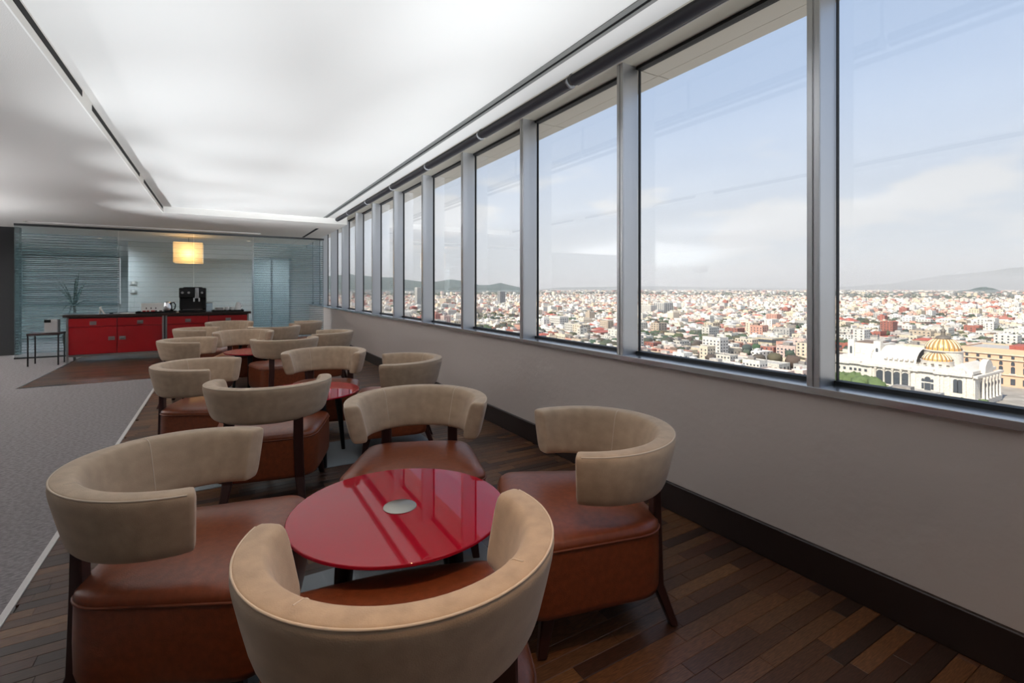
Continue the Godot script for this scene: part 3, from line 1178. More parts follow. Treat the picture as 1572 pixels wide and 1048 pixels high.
	b.chamfer(Vector3(-0.025, 0, -0.015), Vector3(0.025, 0.02, 0.015), 0.004)
	p = part("stapler", b, M.black_plastic)
	p.position = Vector3(at_z(171, -11.0), top, -11.0)
	tag(p, "tiny black holder between the card and the white sheet", "holder")
	# side table with a grey holder
	t = thing("side_table", "small dark red side table on thin legs left of the sideboard", "table", Vector3(-2.49, 0.005, -10.98))
	b = MB.new()
	b.chamfer(Vector3(-0.2, 0.5, -0.2), Vector3(0.2, 0.53, 0.2), 0.004)
	part("tabletop", b, M.dark_wood, t)
	for sx in [-1.0, 1.0]:
		for sz in [-1.0, 1.0]:
			b = MB.new()
			b.box(Vector3(sx * 0.185 - 0.009, 0, sz * 0.185 - 0.009), Vector3(sx * 0.185 + 0.009, 0.5, sz * 0.185 + 0.009))
			part("leg", b, M.black_wood, t)
	t = thing("napkin_holder", "upright grey box with a dark side on the side table", "box", Vector3(-2.42, 0.5355, -10.98))
	b = MB.new()
	b.chamfer(Vector3(-0.085, 0, -0.08), Vector3(0.085, 0.22, 0.08), 0.006)
	part("box", b, M.grey_box, t)
	b = MB.new()
	b.chamfer(Vector3(-0.085, 0.17, 0.08), Vector3(0.0, 0.22, 0.085), 0.002)
	part("slot", b, M.black_plastic, t)

func tray(x: float, half: float, label: String) -> void:
	var t := thing("tray", label, "tray", Vector3(x, 0.8255, -11.1), 0.0, "black trays on the sideboard")
	var b := MB.new()
	b.chamfer(Vector3(-half, 0, -0.16), Vector3(half, 0.011, 0.16), 0.003)
	part("base", b, M.black_plastic, t)
	b = MB.new()
	for q in [[-half, -0.16, half, -0.15], [-half, 0.15, half, 0.16], [-half, -0.15, -half + 0.01, 0.15], [half - 0.01, -0.15, half, 0.15]]:
		b.box(Vector3(q[0], 0.009, q[1]), Vector3(q[2], 0.03, q[3]))
	part("rim", b, M.black_plastic, t)

func cup(x: float, label: String) -> void:
	var t := thing("cup", label, "cup", Vector3(x, 0.8375, -11.08), 0.0, "white cups on the tray")
	var b := MB.new()
	b.lathe([Vector2(0, 0), Vector2(0.025, 0), Vector2(0.036, 0.03), Vector2(0.04, 0.075), Vector2(0.036, 0.075), Vector2(0.03, 0.02), Vector2(0, 0.015)], 20)
	part("bowl", b, M.white_china, t)
	b = MB.new()
	b.tube([Vector3(0.036, 0.06, 0), Vector3(0.058, 0.052, 0), Vector3(0.056, 0.03, 0), Vector3(0.035, 0.022, 0)], 0.004, 6)
	part("handle", b, M.white_china, t)

func cup_stack(x: float, r: float, h: float, label: String, called: String) -> void:
	for i in 6:
		var b := MB.new()
		b.lathe([Vector2(0, 0), Vector2(r * 0.5, 0), Vector2(r, 0.012), Vector2(r, 0.015), Vector2(r * 0.5, 0.006), Vector2(0, 0.006)], 24)
		var o := part("saucer", b, M.white_china)
		o.position = Vector3(x, 0.8375 + i * 0.0105, -11.1)
		tag(o, "white saucer on the right tray, %s of the stack" % ["lowest", "second from below", "third from below", "third from top", "second from top", "topmost"][i], "saucer", "stacked saucers")

# ------------------------------------------------------------------ lamps added unseen to brighten the ceiling, and downlights
func added_spot(foot: Vector3, aim: Vector3, energy: float, angle: float, label: String) -> void:  # unseen lamp, added so the ceiling renders bright
	var t := thing("added_spotlight", label, "lamp", foot, 0.0, "unseen spotlights added to brighten the ceiling")
	var o := Vector3(0, 0.35, 0)
	var d := (aim - foot - o).normalized()
	var b := MB.new()
	b.lathe([Vector2(0, 0), Vector2(0.07, 0), Vector2(0.07, 0.012), Vector2(0.06, 0.018), Vector2(0, 0.018)], 24)
	part("base", b, M.black_plastic, t)
	b = MB.new()
	b.tube([Vector3(0, 0.018, 0), o - Vector3(0, 0.045, 0)], 0.01, 10)
	part("stem", b, M.black_plastic, t)
	b = MB.new()
	b.tube([o - d * 0.07, o - d * 0.04, o, o + d * 0.08], 0.05, 20, false)
	b.tube([o - d * 0.08, o - d * 0.065], 0.046, 20)
	part("housing", b, M.black_plastic, t)
	b = MB.new()
	b.tube([o + d * 0.05, o + d * 0.055], 0.047, 20)
	part("lens", b, M.lamp_lens, t)
	var l := SpotLight3D.new()
	l.name = "beam"
	t.add_child(l)
	l.look_at_from_position(foot + o + d * 0.09, foot + o + d, Vector3.UP)
	l.light_color = Color(0.95, 0.975, 1.0)
	l.light_energy = energy
	l.spot_angle = angle
	l.spot_angle_attenuation = 1.0
	l.light_size = 0.045
	l.spot_range = 40.0
	l.spot_attenuation = 2.0
	l.shadow_enabled = true

func added_uplight(at: Vector3, energy: float, label: String) -> void:  # unseen lamp, added to lift the soffit brightness
	var t := thing("added_uplighter", label, "lamp", at, 0.0, "unseen uplights added to brighten the soffit")
	var b := MB.new()
	b.lathe([Vector2(0, 0), Vector2(0.15, 0), Vector2(0.15, 0.015), Vector2(0.13, 0.022), Vector2(0, 0.025)], 28)
	part("base", b, M.black_plastic, t)
	b = MB.new()
	b.tube([Vector3(0, 0.02, 0), Vector3(0, 1.58, 0)], 0.013, 10)
	part("pole", b, M.black_plastic, t)
	b = MB.new()
	b.lathe([Vector2(0.02, 1.56), Vector2(0.12, 1.61), Vector2(0.17, 1.68), Vector2(0.165, 1.68), Vector2(0.115, 1.618), Vector2(0.0, 1.58)], 28)
	part("bowl", b, M.black_plastic, t)
	b = MB.new()
	b.lathe([Vector2(0.1, 1.62), Vector2(0.1, 1.632), Vector2(0.0, 1.634)], 24)
	part("lens", b, M.lamp_lens, t)
	var l := SpotLight3D.new()
	l.name = "beam"
	t.add_child(l)
	l.position = Vector3(0, 1.7, 0)
	l.rotation_degrees.x = 90.0
	l.light_color = Color(0.97, 0.98, 1.0)
	l.light_energy = energy
	l.spot_angle = 84.0
	l.spot_angle_attenuation = 0.3
	l.light_size = 0.12
	l.spot_range = 30.0
	l.spot_attenuation = 2.0
	l.shadow_enabled = true

func downlight(at: Vector3, energy: float, label: String, warm := Color(1.0, 0.8, 0.58), angle := 42.0) -> void:
	var t := thing("downlight", label, "lamp", at, 0.0, "recessed ceiling downlights")
	var b := MB.new()
	b.lathe([Vector2(0.045, 0.0), Vector2(0.045, -0.004), Vector2(0.058, -0.003), Vector2(0.058, 0.0)], 24)
	part("ring", b, M.ceiling_white, t)
	b = MB.new()
	b.lathe([Vector2(0.0, -0.002), Vector2(0.045, -0.002)], 24)
	part("lens", b, M.lamp_lens, t)
	var l := SpotLight3D.new()
	l.name = "beam"
	t.add_child(l)
	l.position = Vector3(0, -0.012, 0)
	l.rotation_degrees.x = -90.0
	l.light_color = warm
	l.light_energy = energy
	l.spot_angle = angle
	l.spot_angle_attenuation = 1.0
	l.light_size = 0.04
	l.spot_range = 30.0
	l.spot_attenuation = 2.0
	l.shadow_enabled = true

func build_lamps() -> void:
	# foot x, foot z, aim x, aim z, energy, half angle
	var beams := [[-0.75, 3.85, 0.1, -2.7, 60.0, 15.0], [-0.55, 3.85, -0.33, -5.0, 19.0, 11.0], [-0.35, 3.85, -0.33, -5.0, 35.0, 8.0],
		[1.35, 3.85, 1.3, -3.5, 33.0, 8.0], [1.53, 3.85, 1.4, -5.0, 58.0, 6.0], [1.71, 3.85, 1.4, -7.0, 48.0, 6.0], [1.89, 3.85, 0.9, -3.5, 22.0, 15.0], [2.07, 3.85, 1.3, -0.5, 26.0, 11.0],
		[-1.7, -4.5, 0.0, -4.3, 2.1, 26.0], [-2.11, -6.0, 0.3, -5.8, 4.4, 25.0], [-2.5, -7.3, 0.4, -7.2, 3.5, 25.0], [-2.53, -7.5, 1.2, -7.3, 3.6, 15.0], [-2.56, -7.7, 0.6, -7.4, 2.8, 26.0], [-2.92, -8.9, 0.6, -8.8, 8.3, 26.0], [-2.96, -9.1, 1.2, -8.8, 8.5, 15.0]]
	var nth := ["first", "second", "third", "fourth", "fifth", "sixth", "seventh", "eighth"]
	for i in beams.size():
		var q: Array = beams[i]
		var label: String = "unseen added spotlight by the back wall aimed along the ceiling, %s from the carpet" % nth[i] if i < 8 else "unseen added spotlight on the carpet aimed at the ceiling, %s from the camera" % nth[i - 8]
		added_spot(Vector3(q[0], 0.004 if q[0] < -0.73 else 0.0005, q[1]), Vector3(q[2], COFFER, q[3]), q[4] * 1.14, q[5], label)
	for i in 5:
		added_uplight(Vector3([-4.0, -2.5, -3.3, -4.1, -6.5][i], 0.004, [0.6, -3.4, -6.2, -9.0, -10.8][i]), [0.4, 0.9, 4.0, 6.0, 30.0][i], "tall unseen uplight lamp added on the carpet, " + ["level with the camera", "beside the first tables", "beside the third table", "beside the last table", "near the dark passage"][i])
	var k := 0
	for p in [Vector3(0.5, COFFER, -0.55), Vector3(0.1, COFFER, 0.9), Vector3(1.2, COFFER, 0.6)]:
		downlight(p, 1.7, ["warm recessed downlight over the nearest chair", "warm recessed downlight behind the camera by the carpet", "warm recessed downlight behind the camera by the windows"][k])
		k += 1

# ------------------------------------------------------------------ the city
func at_x(px: float, x: float) -> float:
	var a := deg_to_rad(YAW)
	var t := (px - 786.0) / FOCAL
	# z of the point with this x seen in column px
	return x * (t * sin(a) - cos(a)) / (sin(a) + t * cos(a))

func on_ground(px: float, py: float) -> Vector3:
	var d := FOCAL * (EYE - GROUND) / (py - 443.0)
	return at_depth(px, d)

func at_depth(px: float, d: float) -> Vector3:
	var a := deg_to_rad(YAW)
	var r := (px - 786.0) / FOCAL * d
	return Vector3(sin(a) * d + cos(a) * r, GROUND, -cos(a) * d + sin(a) * r)

func sill_y(px: float) -> float:
	return 443.0 + 0.152 * (px - 338.0)

func build_city() -> void:
	city_materials()
	var b := MB.new()
	b.quad(Vector3(60, GROUND, 9000), Vector3(45000, GROUND, 9000), Vector3(45000, GROUND, -45000), Vector3(60, GROUND, -45000))
	structure("ground", b, M.street, "pale streets and open ground of the city far below")
	build_palace()
	build_brown_block()
	var taken := landmarks()
	build_blocks(taken)
	build_hills()
	build_haze()

var WALLS := []
var ROOFS := []
func city_materials() -> void:
	var dust := noise_tex(0.03, 5, Color(0.82, 0.82, 0.82), Color(1, 1, 1), 512, 61, FastNoiseLite.TYPE_SIMPLEX_SMOOTH, 0.4)
	var names := ["white", "cream", "pale-pink", "beige", "light-grey", "salmon", "sand", "off-white", "ochre", "brick-red"]
	var tones := [rgb(222, 220, 214), rgb(216, 204, 184), rgb(208, 186, 178), rgb(190, 176, 158), rgb(178, 178, 176), rgb(198, 152, 136), rgb(198, 186, 162), rgb(210, 208, 200), rgb(196, 168, 116), rgb(162, 104, 92)]
	for i in names.size():
		var m := mat("city_wall_%d" % i, tones[i], 0.85, {"albedo_texture": dust})
		triplanar(m, Vector3(0.02, 0.02, 0.02))
		WALLS.append([names[i], m, tones[i]])
	var rn := ["grey", "pale-grey", "red", "white", "brown"]
	var rt := [rgb(146, 142, 138), rgb(188, 184, 178), rgb(172, 94, 82), rgb(220, 218, 214), rgb(128, 110, 98)]
	for i in rn.size():
		var m := mat("city_roof_%d" % i, rt[i], 0.9, {"albedo_texture": dust})
		triplanar(m, Vector3(0.03, 0.03, 0.03))
		ROOFS.append([rn[i], m, rt[i]])
	mat("city_window", rgb(70, 76, 84), 0.25)
	mat("city_far", Color(1, 1, 1), 0.9, {"vertex_color_use_as_albedo": true})
	var m2 := mat("street", Color(1, 1, 1), 0.95, {"albedo_texture": noise_tex(0.02, 6, rgb(120, 116, 110), rgb(170, 166, 158), 1024, 63)})
	triplanar(m2, Vector3(0.004, 0.004, 0.004))
	m2 = mat("marble", rgb(226, 221, 212), 0.6, {"albedo_texture": dust})
	triplanar(m2, Vector3(0.05, 0.05, 0.05))
	mat("dome_gold", rgb(206, 150, 84), 0.4)
	mat("dome_pale", rgb(236, 220, 182), 0.4)
	mat("dome_rib", rgb(98, 92, 84), 0.5)
	mat("sandstone", rgb(204, 170, 144), 0.8)
	mat("foliage", rgb(86, 104, 64), 0.9)
	mat("foliage_dark", rgb(66, 86, 58), 0.9)
	mat("bark", rgb(90, 74, 60), 0.9)
	m2 = mat("hazed_scrub", Color(1, 1, 1), 0.95, {"albedo_texture": noise_tex(0.02, 6, rgb(58, 74, 72), rgb(92, 104, 98), 1024, 71)})  # scrub colour shifted bluish to carry distance haze
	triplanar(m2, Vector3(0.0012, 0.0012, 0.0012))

# flat window rows on the sides that face the tower; proud by a hand's breadth
func window_rows(b: MB, lo: Vector3, hi: Vector3, floor_h: float, bay: float, w: float, h: float) -> void:
	var rows := int((hi.y - lo.y - 1.0) / floor_h)
	var nz := maxi(1, int((hi.z - lo.z - 1.0) / bay))
	var nx := maxi(1, int((hi.x - lo.x - 1.0) / bay))
	for r in rows:
		var y := lo.y + 1.0 + r * floor_h + (floor_h - h) * 0.5
		for i in nz:
			var z := lo.z + (hi.z - lo.z) * (i + 0.5) / nz
			b.quad(Vector3(lo.x - 0.08, y, z - w * 0.5), Vector3(lo.x - 0.08, y, z + w * 0.5), Vector3(lo.x - 0.08, y + h, z + w * 0.5), Vector3(lo.x - 0.08, y + h, z - w * 0.5))
		for i in nx:
			var x := lo.x + (hi.x - lo.x) * (i + 0.5) / nx
			b.quad(Vector3(x - w * 0.5, y, hi.z + 0.08), Vector3(x + w * 0.5, y, hi.z + 0.08), Vector3(x + w * 0.5, y + h, hi.z + 0.08), Vector3(x - w * 0.5, y + h, hi.z + 0.08))

func parapet_box(b: MB, lo: Vector3, hi: Vector3, rim := 0.9) -> void:
	# walls with a raised edge round the roof
	var t := 0.45
	b.box(lo, Vector3(hi.x, hi.y - rim, hi.z))
	b.box(Vector3(lo.x, hi.y - rim, lo.z), Vector3(lo.x + t, hi.y, hi.z))
	b.box(Vector3(hi.x - t, hi.y - rim, lo.z), Vector3(hi.x, hi.y, hi.z))
	b.box(Vector3(lo.x + t, hi.y - rim, lo.z), Vector3(hi.x - t, hi.y, lo.z + t))
	b.box(Vector3(lo.x + t, hi.y - rim, hi.z - t), Vector3(hi.x - t, hi.y, hi.z))

func hip_roof(b: MB, lo: Vector3, hi: Vector3, rise: float) -> void:
	var along_x := hi.x - lo.x > hi.z - lo.z
	var cx := (lo.x + hi.x) * 0.5
	var cz := (lo.z + hi.z) * 0.5
	var p := Vector3(lo.x + (hi.z - lo.z) * 0.5, hi.y + rise, cz) if along_x else Vector3(cx, hi.y + rise, lo.z + (hi.x - lo.x) * 0.5)
	var q := Vector3(hi.x - (hi.z - lo.z) * 0.5, hi.y + rise, cz) if along_x else Vector3(cx, hi.y + rise, hi.z - (hi.x - lo.x) * 0.5)
	var a := Vector3(lo.x, hi.y, hi.z)
	var c := Vector3(hi.x, hi.y, hi.z)
	var d := Vector3(hi.x, hi.y, lo.z)
	var e := Vector3(lo.x, hi.y, lo.z)
	if along_x:
		b.quad(a, c, q, p)
		b.quad(d, e, p, q)
		b.tri(e, a, p)
		b.tri(c, d, q)
	else:
		b.quad(c, d, p, q)
		b.quad(e, a, q, p)
		b.tri(a, c, q)
		b.tri(d, e, p)

func pane_of(px: float) -> String:
	var edges := [1600.0, 1262.0, 961.0, 808.0, 717.0, 655.0, 610.0, 577.0, 550.0, 490.0]
	var words := ["first", "second", "third", "fourth", "fifth", "sixth", "seventh", "eighth", "ninth"]
	var i := 0
	while i < 8 and px < edges[i + 1]:
		i += 1
	var f: float = (edges[i] - px) / (edges[i] - edges[i + 1])
	return "%s of %s pane from right" % ["rightmost" if f < 0.2 else ("right half" if f < 0.4 else ("middle" if f < 0.6 else ("left half" if f < 0.8 else "leftmost"))), words[i]]

func build_blocks(taken: Array) -> void:
	var r := RandomNumberGenerator.new()
	r.seed = 77
	var lots := []
	var x := 170.0
	var bi := 0
	while x < 3400.0:
		var bw := 62.0 + r.randf() * 34.0
		var z := 260.0
		while z > -3600.0:
			var bd := 52.0 + r.randf() * 40.0
			var nx := int(bw / (11.0 + r.randf() * 8.0))
			var x0 := x
			for i in nx:
				var w := bw / nx
				var z0 := z
				while z0 > z - bd + 6.0:
					var d := minf(9.0 + r.randf() * 14.0, z0 - (z - bd))
					var lo := Vector3(x0 + i * w, GROUND, z0 - d)
					var hi := Vector3(x0 + (i + 1) * w - 0.6, GROUND + 6.0 + r.randf() * 11.0 + (10.0 if r.randf() < 0.07 else 0.0), z0 - 0.6)
					z0 -= d
					lots.append([lo, hi, r.randf(), r.randf(), r.randf()])
			z -= bd + 11.0
		x += bw + 11.0
		bi += 1
	var near := []
	var mid := []
	for l in lots:
		var lo: Vector3 = l[0]
		var hi: Vector3 = l[1]
		var c := (lo + hi) * 0.5
		var p := seen(Vector3(c.x, hi.y, c.z))
		if p.z < 150.0 or p.x < 495 or p.x > 1600 or p.y > sill_y(p.x) + 6.0:
			continue
		var free := true
		for t in taken:
			if t.intersects(Rect2(lo.x, lo.z, hi.x - lo.x, hi.z - lo.z)):
				free = false
				break
		if not free:
			continue
		if l[4] < 0.05:
			continue
		var area := (hi.y - lo.y) * (hi.z - lo.z + hi.x - lo.x) / (p.z * p.z)
		near.append([area, l, p])
	near.sort_custom(func(a, b): return a[0] > b[0])
	var rest := MB.new()
	var rest_glass := MB.new()
	var same := {}
	for i in near.size():
		var l: Array = near[i][1]
		var lo: Vector3 = l[0]
		var hi: Vector3 = l[1]
		var wi: int = [0, 0, 1, 1, 2, 3, 4, 7, 7, 6, 5, 0, 9, 0, 1, 7][int(l[2] * 15.99)]
		var ri: int = [0, 1, 1, 3, 2, 1, 0, 3, 4, 1, 3, 1][int(l[3] * 11.99)]
		var gable: bool = ri == 2 and l[4] > 0.4
		if i < 285:
			var p: Vector3 = near[i][2]
			var hgt := hi.y - lo.y
			var word := "low" if hgt < 10.0 else ("mid-height" if hgt < 17.0 else "tall")
			var depth := "closest" if p.z < 430.0 else ("near" if p.z < 500.0 else ("mid-distance" if p.z < 580.0 else ("distant" if p.z < 680.0 else "remote")))
			var label := "%s %s %s building, %s roof, %s, %s" % ["wide" if hi.z - lo.z > 20.0 else "narrow", word, WALLS[wi][0], ROOFS[ri][0], depth, pane_of(p.x)]
			var c := Vector3((lo.x + hi.x) * 0.5, GROUND, (lo.z + hi.z) * 0.5)
			var t := thing("city_building", label, "building", c, 0.0, "buildings of the near city blocks")
			var b := MB.new()
			if gable:
				b.box(lo - c, hi - c)
			else:
				parapet_box(b, lo - c, hi - c)
			part("walls", b, WALLS[wi][1], t)
			b = MB.new()
			if gable:
				hip_roof(b, lo - c + Vector3(-0.5, 0, -0.5), hi - c + Vector3(0.5, 0, 0.5), 2.6)
			else:
				b.box(Vector3(lo.x - c.x + 0.46, hgt - 0.9, lo.z - c.z + 0.46), Vector3(hi.x - c.x - 0.46, hgt - 0.7, hi.z - c.z - 0.46))
				if l[4] > 0.3:
					var k := Vector3(hi.x - c.x, 0, hi.z - c.z)
					b.box(Vector3(-k.x * 0.5, hgt - 0.7, -k.z * 0.6), Vector3(k.x * 0.1, hgt + 2.0, k.z * 0.1))
			part("roof", b, ROOFS[ri][1], t)
			if not gable and l[2] > 0.35:
				b = MB.new()
				b.lathe([Vector2(0.75, 0), Vector2(0.75, 1.5), Vector2(0.4, 1.8), Vector2(0, 1.8)], 8, Vector3((hi.x - c.x) * 0.4, hgt - 0.7, -(hi.z - c.z) * 0.2))
				part("water_tank", b, ROOFS[int(l[3] * 97.0) % 2][1], t)
			b = MB.new()
			window_rows(b, lo - c, hi - c, 3.1, 2.9 + 1.4 * l[3], 1.3 + 0.7 * l[4], 1.5)
			if b.v.size():
				part("glazing", b, M.city_window, t)
		else:
			rest.tint(WALLS[wi][2].srgb_to_linear())
			rest.box(lo, hi)
			rest.tint(ROOFS[ri][2].srgb_to_linear())
			if gable:
				hip_roof(rest, lo, hi, 2.6)
			else:
				rest.box(Vector3(lo.x + 0.5, hi.y, lo.z + 0.5), Vector3(hi.x - 0.5, hi.y + 0.15, hi.z - 0.5))
				rest.tint(WALLS[wi][2].srgb_to_linear())
				var k := (hi - lo) * 0.5
				rest.box(Vector3(lo.x + k.x * 0.4, hi.y, lo.z + k.z * 0.5), Vector3(lo.x + k.x * 1.1, hi.y + 2.4, lo.z + k.z * 1.2))
			if near[i][2].z < 1500.0:
				window_rows(rest_glass, lo, hi, 3.2, 3.6, 1.9, 1.5)
	var o := part("city_blocks", rest, M.city_far)
	tag(o, "dense pale low-rise blocks stretching away beyond the nearer buildings", "city blocks")
	o.set_meta("kind", "stuff")
	var o2 := part("block_windows", rest_glass, M.city_window, o)
	o2.set_meta("kind", "stuff")
	# the far plain: boxes too small to tell apart
	var bm := BoxMesh.new()
	bm.size = Vector3.ONE
	var mm := MultiMesh.new()
	mm.transform_format = MultiMesh.TRANSFORM_3D
	mm.use_colors = true
	mm.mesh = bm
	var spots := []
	while spots.size() < 26000:
		var d := 2600.0 * pow(9.0, sqrt(r.randf()) * 0.94)
		var px := r.randf_range(490.0, 1610.0)
		var p := at_depth(px, d)
		if p.x < 3400.0 and p.z > -3600.0 and p.x > 170.0:
			continue
		spots.append([p, d])
	mm.instance_count = spots.size()
	for i in spots.size():
		var p: Vector3 = spots[i][0]
		var d: float = spots[i][1]
		var g := clampf(d / 3500.0, 1.0, 3.0)
		var s := Vector3(r.randf_range(10, 30) * g, r.randf_range(7, 15) + (r.randf_range(8, 30) if r.randf() < 0.05 else 0.0), r.randf_range(10, 30) * g)
		mm.set_instance_transform(i, Transform3D(Basis.from_scale(s), p + Vector3(0, s.y * 0.5, 0)))
		var k: Color = WALLS[r.randi() % 8][2] if r.randf() < 0.85 else ROOFS[r.randi() % 5][2]
		if r.randf() < 0.16:
			k = rgb(96, 100, 98)
		mm.set_instance_color(i, k.srgb_to_linear())
	var mi := MultiMeshInstance3D.new()
	mi.name = numbered("distant_city")
	mi.multimesh = mm
	mi.material_override = M.city_far
	add_child(mi)
	tag(mi, "far plain of tiny pale buildings reaching to the horizon", "city")
	mi.set_meta("kind", "stuff")
	# trees between the blocks
	var blob := crown_mesh(1)
	var tm := MultiMesh.new()
	tm.transform_format = MultiMesh.TRANSFORM_3D
	tm.use_colors = true
	tm.mesh = blob
	var tp := []
	var field := FastNoiseLite.new()
	field.seed = 5
	field.frequency = 0.0035
	while tp.size() < 11000:
		var d := 420.0 * pow(22.0, r.randf())
		var px := r.randf_range(490.0, 1600.0)
		var p := at_depth(px, d)
		var q := seen(p + Vector3(0, 8, 0))
		if q.y > sill_y(px) + 4.0:
			continue
		var want := field.get_noise_2d(p.x, p.z) + (0.16 if px < 830.0 else 0.0)
		if want < 0.16 and r.randf() > 0.06:
			continue
		var free := true
		for t in taken:
			if t.has_point(Vector2(p.x, p.z)):
				free = false
		if free:
			tp.append([p, d])
	tm.instance_count = tp.size()
	for i in tp.size():
		var s: float = r.randf_range(3.2, 6.5) * clampf(tp[i][1] / 2200.0, 1.0, 3.0)
		tm.set_instance_transform(i, Transform3D(Basis(Vector3.UP, r.randf() * TAU).scaled(Vector3(s, s * 0.9, s)), tp[i][0] + Vector3(0, 5.0 + r.randf() * 8.0, 0)))
		tm.set_instance_color(i, rgb(r.randf_range(58, 84), r.randf_range(68, 88), r.randf_range(56, 70)).srgb_to_linear())
	mi = MultiMeshInstance3D.new()
	mi.name = numbered("street_greenery")
	mi.multimesh = tm
	mi.material_override = M.city_far
	add_child(mi)
	tag(mi, "dark green clumps of trees scattered through the city blocks", "trees")
	mi.set_meta("kind", "stuff")

func crown_mesh(seed_: int) -> ArrayMesh:
	var f := FastNoiseLite.new()
	f.seed = seed_
	f.frequency = 1.1
	var b := MB.new()
	var rings := []
	for k in range(0, 8):
		var ring := PackedVector3Array()
		var a := PI * (k + 0.25) / 7.5
		for i in 10:
			var o := TAU * i / 10.0
			var d := Vector3(sin(a) * cos(o), -cos(a), -sin(a) * sin(o))
			ring.append(d * (1.0 + 0.45 * f.get_noise_3dv(d * 1.6) + 0.2 * f.get_noise_3dv(d * 4.0)))
		rings.append(ring)
	b.loft(rings)
	return b.mesh()

func block(t: Node3D, called: String, lo: Vector3, hi: Vector3, m: Material) -> MeshInstance3D:
	var b := MB.new()
	b.box(lo, hi)
	return part(called, b, m, t)

# things one can pick out of the city
func landmarks() -> Array:
	var taken := [Rect2(372, -212, 92, 122), Rect2(462, -160, 90, 120), Rect2(300, -260, 75, 200)]
	var list := [
		# px left, px right, y base, y top, wall colour, label, style
		[1006, 1031, 486, 464, 0, "white slab tower with vertical ribs left of the second pane's centre", "ribs"],
		[976, 1004, 486, 468, 0, "long white block beside the ribbed slab tower", "rows"],
		[637, 650, 473, 441, 0, "slim tall white tower in the fifth pane from right", "ribs"],
		[673, 694, 471, 458, 1, "broad cream apartment slab in the fourth pane from right", "rows"],
		[764, 775, 470, 447, 4, "dark-sided grey tower standing alone above trees", "ribs"],
		[845, 872, 512, 485, 0, "square white office block with a fine window grid", "grid"],
		[873, 905, 514, 499, 1, "low cream block with dark wide windows beside the white office", "wide"],
		[1123, 1163, 531, 516, 7, "long white building with dark horizontal window bands", "bands"],
		[1163, 1197, 541, 518, 6, "sand-coloured corner building with a dark top floor", "dark_top"],
		[1197, 1242, 550, 524, 5, "large pale salmon building with few windows beside the mullion", "sparse"],
		[1125, 1196, 566, 552, 7, "long low greenish-white building with square openings", "openings"],
		[1505, 1545, 523, 508, 0, "white block with dark square windows behind the palace dome", "grid"],
		[1546, 1575, 526, 505, 0, "tall white block at the right edge behind the palace", "grid"],
		[902, 946, 527, 508, 9, "orange-red walled building at the foot of the third pane", "sparse"],
		[1055, 1090, 549, 532, 1, "cream building with a broad blank wall near the sill", "sparse"],
		[1283, 1302, 545, 526, 9, "red building left of the white palace", "openings"],
	]
	for s in list:
		var d := FOCAL * (EYE - GROUND) / (float(s[2]) - 443.0)
		var h: float = (s[2] - s[3]) / FOCAL * d
		var a := at_depth(s[0], d)
		var e := at_depth(s[1], d)
		var w := (e - a).length()
		var c := (a + e) * 0.5
		var half := Vector3(w * 0.40, 0, w * 0.40)
		if s[6] == "bands" or s[6] == "openings" or s[6] == "rows":
			half = Vector3(w * 0.2, 0, w * 0.62)
		if s[6] == "grid" and s[5].begins_with("square"):
			half = Vector3(w * 0.3, 0, w * 0.46)
		var lo := -half
		var hi := half + Vector3(0, h, 0)
		var t := thing("city_landmark", s[5], "building", c, 0.0, "")
		t.remove_meta("group")
		var b := MB.new()
		parapet_box(b, lo, hi)
		part("walls", b, WALLS[s[4]][1], t)
		block(t, "roof", Vector3(lo.x + 0.5, h - 0.9, lo.z + 0.5), Vector3(hi.x - 0.5, h - 0.6, hi.z - 0.5), ROOFS[2 if s[4] == 9 else 1][1])
		b = MB.new()
		match s[6]:
			"ribs":
				var n := 5
				for i in n:
					var z := lerpf(lo.z, hi.z, (i + 0.5) / n)
					b.box(Vector3(lo.x - 0.1, 2.0, z - half.z * 0.09), Vector3(lo.x, h - 1.5, z + half.z * 0.09))
					var x := lerpf(lo.x, hi.x, (i + 0.5) / n)
					b.box(Vector3(x - half.x * 0.09, 2.0, hi.z), Vector3(x + half.x * 0.09, h - 1.5, hi.z + 0.1))
			"bands":
				for i in 4:
					var y := h * (0.2 + 0.22 * i)
					b.box(Vector3(lo.x - 0.1, y, lo.z + 1), Vector3(lo.x, y + h * 0.09, hi.z - 1))
					b.box(Vector3(lo.x + 1, y, hi.z), Vector3(hi.x - 1, y + h * 0.09, hi.z + 0.1))
			"wide":
				window_rows(b, lo, hi, h * 0.8, w * 0.25, w * 0.17, h * 0.5)
			"sparse":
				window_rows(b, lo, hi, 5.0, 7.0, 1.8, 2.0)
			"openings":
				window_rows(b, lo, hi, 6.0, 5.0, 2.4, 2.6)
			"dark_top":
				b.box(Vector3(lo.x - 0.1, h - 4.6, lo.z), Vector3(lo.x, h - 1.4, hi.z))
				b.box(Vector3(lo.x, h - 4.6, hi.z), Vector3(hi.x, h - 1.4, hi.z + 0.1))
				window_rows(b, lo, Vector3(hi.x, h - 5.0, hi.z), 4.2, 4.2, 1.6, 2.4)
			_:
				window_rows(b, lo, hi, 3.6, 3.4, 1.9, 1.8)
		part("glazing", b, M.city_window, t)
		taken.append(Rect2(c.x - half.x - 3, c.z - half.z - 3, half.x * 2 + 6, half.z * 2 + 6))
	return taken

